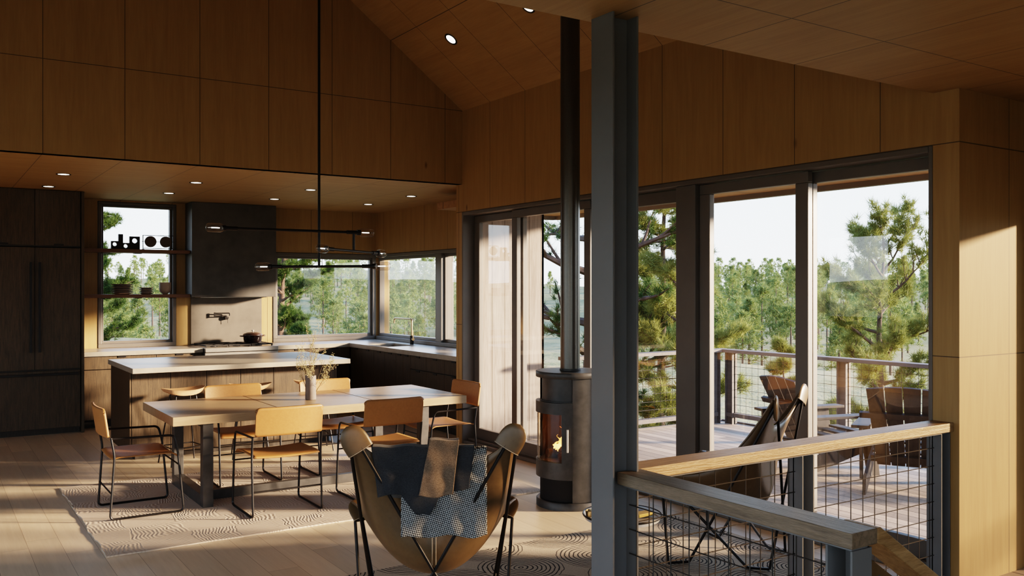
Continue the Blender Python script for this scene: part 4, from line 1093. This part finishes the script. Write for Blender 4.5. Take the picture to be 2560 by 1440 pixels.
m = MB(); rad = [0, 6] + [9 + 1.5 * i for i in range(16)] + [34 * 1.055 ** i for i in range(56)]
na = 240; vs = [(2.5, 6, hz(2.5, 6))]
for r in rad[1:]:
    for k in range(na):
        a = 2 * PI * k / na; x = 2.5 + r * math.cos(a); y = 6 + r * math.sin(a); vs.append((x, y, hz(x, y)))
fs = [(0, 1 + k, 1 + (k + 1) % na) for k in range(na)]
for i in range(len(rad) - 2):
    for k in range(na):
        l = (k + 1) % na; fs.append((1 + i * na + k, 1 + (i + 1) * na + k, 1 + (i + 1) * na + l, 1 + i * na + l))
m.add(vs, fs)
S('ground', m, M['ground'], smooth=True)

def mesh_np(name, verts, faces, mat, parent=None, nper=3, smooth=False):
    me = bpy.data.meshes.new(name)
    nv, nf = len(verts), len(faces)
    me.vertices.add(nv); me.vertices.foreach_set('co', np.asarray(verts, dtype=np.float32).ravel())
    me.loops.add(nf * nper); me.loops.foreach_set('vertex_index', np.asarray(faces, dtype=np.int32).ravel())
    me.polygons.add(nf); me.polygons.foreach_set('loop_start', np.arange(0, nf * nper, nper, dtype=np.int32)); me.polygons.foreach_set('loop_total', np.full(nf, nper, dtype=np.int32))
    me.update(calc_edges=True); me.materials.append(mat)
    o = bpy.data.objects.new(name, me); COL.objects.link(o)
    if parent is not None: o.parent = parent
    return o
def needles(rng, centres, dirs, n, L, W, spread=.9):
    """blades fanning out of each centre along its direction"""
    C = np.repeat(np.asarray(centres), n, 0); D = np.repeat(np.asarray(dirs), n, 0); K = len(C)
    d = D * rng.uniform(.2, 1.0, (K, 1)) + rng.normal(0, 1, (K, 3)) * spread * .55
    d /= np.linalg.norm(d, axis=1, keepdims=True) + 1e-9
    side = np.cross(d, rng.normal(0, 1, (K, 3))); side /= np.linalg.norm(side, axis=1, keepdims=True) + 1e-9
    l = L * rng.uniform(.65, 1.15, (K, 1)); w = W * rng.uniform(.7, 1.2, (K, 1))
    base = C + rng.normal(0, L * .12, (K, 3))
    V = np.stack([base - side * w * .5, base + side * w * .5, base + d * l], 1).reshape(-1, 3)
    F = np.arange(K * 3).reshape(-1, 3)
    return V, F
def pine(seed, H, crown0, Rad, nbr, tuft_n, blades, NL, NW, trunk_r, shape='cone', droop=.1, fork=False, dead=4, mat='needle_olive', bark='bark'):
    rng = np.random.default_rng(seed); rn = random.Random(seed)
    mb = MB(); tips = []; tdirs = []
    pts = [Vector((0, 0, -.3))]; d = Vector((0, 0, 1)); nseg = 14
    for i in range(nseg):
        d = (d + Vector((rn.uniform(-.05, .05), rn.uniform(-.05, .05), .15))).normalized(); pts.append(pts[-1] + d * (H + .3) / nseg)
    mb.tube(pts, [trunk_r * (1 - .88 * (i / nseg)) for i in range(nseg + 1)], 10)
    def P(t):
        k = t * nseg; i = min(int(k), nseg - 1); return pts[i].lerp(pts[i + 1], k - i)
    def grow(p, d, L, r, depth):
        q = [p]; dd = d.normalized(); n = 6
        for i in range(n):
            dd = (dd + Vector((rn.uniform(-.16, .16), rn.uniform(-.16, .16), rn.uniform(-.05, .17) - droop * (i < 2)))).normalized(); q.append(q[-1] + dd * L / n)
        mb.tube(q, [max(.004, r * (1 - .8 * i / n)) for i in range(n + 1)], 6)
        for i in range(2, n + 1):
            if depth > 0:
                for k in range(2):
                    sd = (dd + Vector((rn.uniform(-1, 1), rn.uniform(-1, 1), rn.uniform(-.25, .7)))).normalized()
                    grow(q[i], sd, L * rn.uniform(.22, .42), r * .45, depth - 1)
            if depth == 0 or i >= n - 1:
                for k in range(tuft_n):
                    tips.append(tuple(q[i] + Vector((rn.gauss(0, .05), rn.gauss(0, .05), rn.gauss(0, .04))) * (NL / .16))); tdirs.append(tuple((dd + Vector((0, 0, .35))).normalized()))
    for b_ in range(nbr):
        t = crown0 + (1 - crown0) * ((b_ + rn.random()) / nbr); h = (t - crown0) / (1 - crown0)
        if shape == 'cone': rr = Rad * (1.02 - h) ** .7
        elif shape == 'round': rr = Rad * math.sqrt(max(.08, 1 - (2 * h - .9) ** 2 * .85))
        else: rr = Rad * (.55 + .45 * math.sin(h * PI))
        a = b_ * 2.399 + rn.uniform(-.4, .4)
        d = Vector((math.cos(a), math.sin(a), rn.uniform(.05, .5) if h < .8 else rn.uniform(.6, 1.4)))
        grow(P(min(.99, t)), d, rr * rn.uniform(.75, 1.1), trunk_r * .34 * (1.1 - .6 * h), 1)
    for k in range(dead):
        t = crown0 * rn.uniform(.45, 1); a = rn.uniform(0, 6.28); p = P(t); q = [p]
        dd = Vector((math.cos(a), math.sin(a), rn.uniform(-.2, .3)))
        for i in range(4): dd = (dd + Vector((rn.uniform(-.2, .2), rn.uniform(-.2, .2), rn.uniform(-.1, .2)))).normalized(); q.append(q[-1] + dd * Rad * .13)
        mb.tube(q, [.02, .016, .012, .008, .004], 5)
    V, F = needles(rng, tips, tdirs, blades, NL, NW)
    return mb, V, F
def tree(label, loc, group=None, mat='needle_olive', bark='bark', **k):
    mb, V, F = pine(**k)
    t = thing('pine_tree', label, 'tree', loc, 0, group)
    mb.build('trunk', M[bark], t, smooth=True)
    mesh_np('foliage', V, F, M[mat], t)
    return t
def place(u, d, dz=0):
    x, y = at(u, d); return (x, y, hz(x, y) + dz)
tree('dark green pine rising behind the left edge of the kitchen window', place(232, 20), None, 'needle_dark', seed=1, H=6.6, crown0=.10, Rad=1.0, nbr=46, tuft_n=2, blades=26, NL=.12, NW=.010, trunk_r=.13, shape='cone')
tree('dark pine behind the range hood with trunk seen in corner window', place(697, 24), None, 'needle_dark', 'barkred', seed=2, H=5.2, crown0=.26, Rad=1.2, nbr=40, tuft_n=2, blades=26, NL=.13, NW=.011, trunk_r=.14, shape='round')
tree('low dark bushy pine at the foot of the corner window view', place(752, 22), None, 'needle_dark', seed=3, H=1.75, crown0=.05, Rad=.75, nbr=26, tuft_n=2, blades=24, NL=.12, NW=.010, trunk_r=.05, shape='cone')
tree('near pine with heavy dark limbs seen beside the stove pipe', place(1480, 15), None, 'needle_dark', seed=4, H=8.0, crown0=.2, Rad=2.0, nbr=24, tuft_n=1, blades=44, NL=.14, NW=.009, trunk_r=.24, shape='round')
tree('tall slim pine with a bare lower trunk between column and mullion', place(1658, 15), None, 'needle_olive', seed=5, H=6.3, crown0=.46, Rad=.82, nbr=30, tuft_n=1, blades=42, NL=.15, NW=.009, trunk_r=.115, shape='round', dead=10)
tree('olive pine with boughs reaching past the centre mullion', place(1730, 13.5), None, 'needle_olive', seed=6, H=4.6, crown0=.34, Rad=.85, nbr=17, tuft_n=1, blades=42, NL=.15, NW=.009, trunk_r=.10, shape='round')
tree('spreading pine with a forked trunk behind the right door pane', place(2192, 16), None, 'needle_olive', seed=7, H=5.5, crown0=.42, Rad=1.15, nbr=22, tuft_n=1, blades=44, NL=.16, NW=.009, trunk_r=.12, shape='wide', dead=3, droop=0)
tree('low olive pine below the deck rail behind the deck chairs', place(2110, 13), None, 'needle_olive', seed=8, H=2.8, crown0=.15, Rad=.9, nbr=14, tuft_n=1, blades=42, NL=.15, NW=.010, trunk_r=.06, shape='cone')
tree('small pine crown just above the deck rail by far deck chair', place(1962, 17), None, 'needle_olive', seed=9, H=3.3, crown0=.5, Rad=.5, nbr=10, tuft_n=1, blades=40, NL=.15, NW=.010, trunk_r=.05, shape='cone')
tree('low pine at the foot of the tall slim pine', place(1612, 14), None, 'needle_olive', seed=10, H=2.2, crown0=.2, Rad=.6, nbr=11, tuft_n=1, blades=40, NL=.15, NW=.010, trunk_r=.05, shape='cone')

# hillside trees: five kinds, each copied
KIND = []
def farmesh(seed, H, c0, Rad, shape, nb):
    rng = np.random.default_rng(seed); rn = random.Random(seed)
    C_ = []; D_ = []
    for b_ in range(nb):
        h = rn.random() ** .8; rr = Rad * {'cone': (1.02 - h) ** .75, 'round': math.sqrt(max(.1, 1 - (2 * h - .85) ** 2)), 'flat': (.35 + .65 * math.sin(PI * h ** .7))}[shape]
        a = rn.uniform(0, 6.283); q = math.sqrt(rn.random()) * rr
        C_.append((q * math.cos(a), q * math.sin(a), H * (c0 + (1 - c0) * h))); D_.append((math.cos(a) * .6, math.sin(a) * .6, .35))
    V, F = needles(rng, C_, D_, 16, .62, .085, 1.2)
    me = bpy.data.meshes.new('hill_pine')
    tb_ = MB(); tb_.tube([(0, 0, -1.0), (0, 0, H * .5), (0, 0, H * .95)], [.14, .10, .02], 5)
    tv = np.array([tuple(p) for p in tb_.v]); 
    quads = [f_ for f_ in tb_.f if len(f_) == 4]
    tris = []
    for q in quads: tris += [(q[0], q[1], q[2]), (q[0], q[2], q[3])]
    V2 = np.vstack([tv, V]); F2 = np.vstack([np.array(tris), F + len(tv)])
    me.vertices.add(len(V2)); me.vertices.foreach_set('co', V2.astype(np.float32).ravel())
    me.loops.add(len(F2) * 3); me.loops.foreach_set('vertex_index', F2.astype(np.int32).ravel())
    me.polygons.add(len(F2)); me.polygons.foreach_set('loop_start', np.arange(0, len(F2) * 3, 3, dtype=np.int32)); me.polygons.foreach_set('loop_total', np.full(len(F2), 3, dtype=np.int32))
    mi = np.ones(len(F2), dtype=np.int32); mi[:len(tris)] = 0
    me.polygons.foreach_set('material_index', mi); me.materials.append(M['bark']); me.materials.append(M['needle_far_haze']); me.update(calc_edges=True)
    return me, V2, F2, mi
KIND = [farmesh(21, 7, .22, 1.9, 'cone', 120), farmesh(22, 8, .45, 1.5, 'round', 95), farmesh(23, 6, .12, 2.0, 'cone', 120), farmesh(24, 7.5, .5, 1.7, 'flat', 85), farmesh(25, 9, .35, 1.9, 'round', 120)]
rn = random.Random(99)
bands = [(225, 450, .9), (670, 1145, 1.2), (1345, 1400, .2), (1590, 2325, 1.9)]
def pick_u():
    tot = sum((b_[1] - b_[0]) * b_[2] for b_ in bands); q = rn.random() * tot
    for b_ in bands:
        w = (b_[1] - b_[0]) * b_[2]
        if q < w: return b_[0] + q / b_[2]
        q -= w
cand = []
taken = []
for i in range(3000):
    if len(cand) >= 560: break
    d = 75 + (325 - 75) * rn.random() ** .75 if len(cand) > 110 else rn.uniform(290, 324)
    u = pick_u(); p = at(u, d)
    if any((p[0] - q[0]) ** 2 + (p[1] - q[1]) ** 2 < (11 if d < 180 else 7) for q in taken): continue
    taken.append(p); cand.append((u, d, rn.randrange(5), rn.uniform(.75, 1.15), rn.uniform(0, 6.28)))
def where(u):
    return 'seen through the left kitchen window' if u < 460 else 'seen through the corner windows' if u < 1160 else 'seen beside the stove pipe' if u < 1420 else 'seen through the sliding doors'
def size_(d): return 'standing on the skyline' if d > 285 else 'high on the far slope' if d > 190 else 'low on the far slope'
cand.sort(key=lambda c: c[1])
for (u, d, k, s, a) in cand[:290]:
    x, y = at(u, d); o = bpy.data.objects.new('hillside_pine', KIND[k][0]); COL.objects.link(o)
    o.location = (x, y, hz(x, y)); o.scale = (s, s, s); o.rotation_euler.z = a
    lab = ('broad', 'slender', 'bushy', 'flat-topped', 'tall')[k] + ' haze-pale green pine ' + size_(d) + ' ' + where(u)
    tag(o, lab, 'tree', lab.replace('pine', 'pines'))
AV = []; AF = []; AM = []; off = 0
for (u, d, k, s, a) in cand[290:]:
    x, y = at(u, d); _, V2, F2, mi = KIND[k]
    ca, sa = math.cos(a) * s, math.sin(a) * s
    W_ = np.stack([V2[:, 0] * ca - V2[:, 1] * sa + x, V2[:, 0] * sa + V2[:, 1] * ca + y, V2[:, 2] * s + hz(x, y)], 1)
    AV.append(W_); AF.append(F2 + off); AM.append(mi); off += len(V2)
if AV:
    o = mesh_np('distant_forest', np.vstack(AV), np.vstack(AF), M['bark'])
    o.data.materials.append(M['needle_far_haze']); o.data.polygons.foreach_set('material_index', np.concatenate(AM)); o.data.update()
    tag(o, 'remaining small haze-pale pines scattered over the far hills and skyline', 'forest', kind='stuff')

# ------------------------------------------------------------------ light
sun = bpy.data.lights.new('sun', 'SUN'); sun.energy = 42; sun.angle = R(4.2); sun.color = (1.0, .745, .54)
so = bpy.data.objects.new('sun', sun); COL.objects.link(so)
sd_ = Vector((.835, -.55, math.tan(R(10.6)))).normalized()
so.rotation_euler = (-sd_).to_track_quat('-Z', 'Y').to_euler(); so.location = (20, -10, 8)
W = bpy.data.worlds.new('world'); SC.world = W; W.use_nodes = True; nt = W.node_tree
bg = nt.nodes['Background']
tc = nt.nodes.new('ShaderNodeTexCoord'); sp = nt.nodes.new('ShaderNodeSeparateXYZ'); nt.links.new(tc.outputs['Generated'], sp.inputs[0])
col = ramp(nt, sp.outputs[2], [(.0, (.86, .91, .95)), (.10, (.74, .86, .97)), (.45, (.42, .62, .92)), (1, (.22, .40, .78))])
nt.links.new(col, bg.inputs['Color']); bg.inputs['Strength'].default_value = 6.5

cam = bpy.data.cameras.new('camera'); co = bpy.data.objects.new('camera', cam); COL.objects.link(co)
co.location = (0, 0, 1.68); co.rotation_euler = (PI / 2, 0, -YAW)
cam.sensor_width = 36; cam.lens = 36 * 2238 / 2560; cam.shift_y = 1.5 / 2560; cam.clip_end = 2000
SC.camera = co
SC.view_settings.view_transform = 'Filmic'
SC.view_settings.look = 'High Contrast'
SC.view_settings.exposure = -0.85
SC.cycles.use_denoising = True
SC.cycles.max_bounces = 10; SC.cycles.diffuse_bounces = 5; SC.cycles.transparent_max_bounces = 16
SC.cycles.sample_clamp_indirect = 6
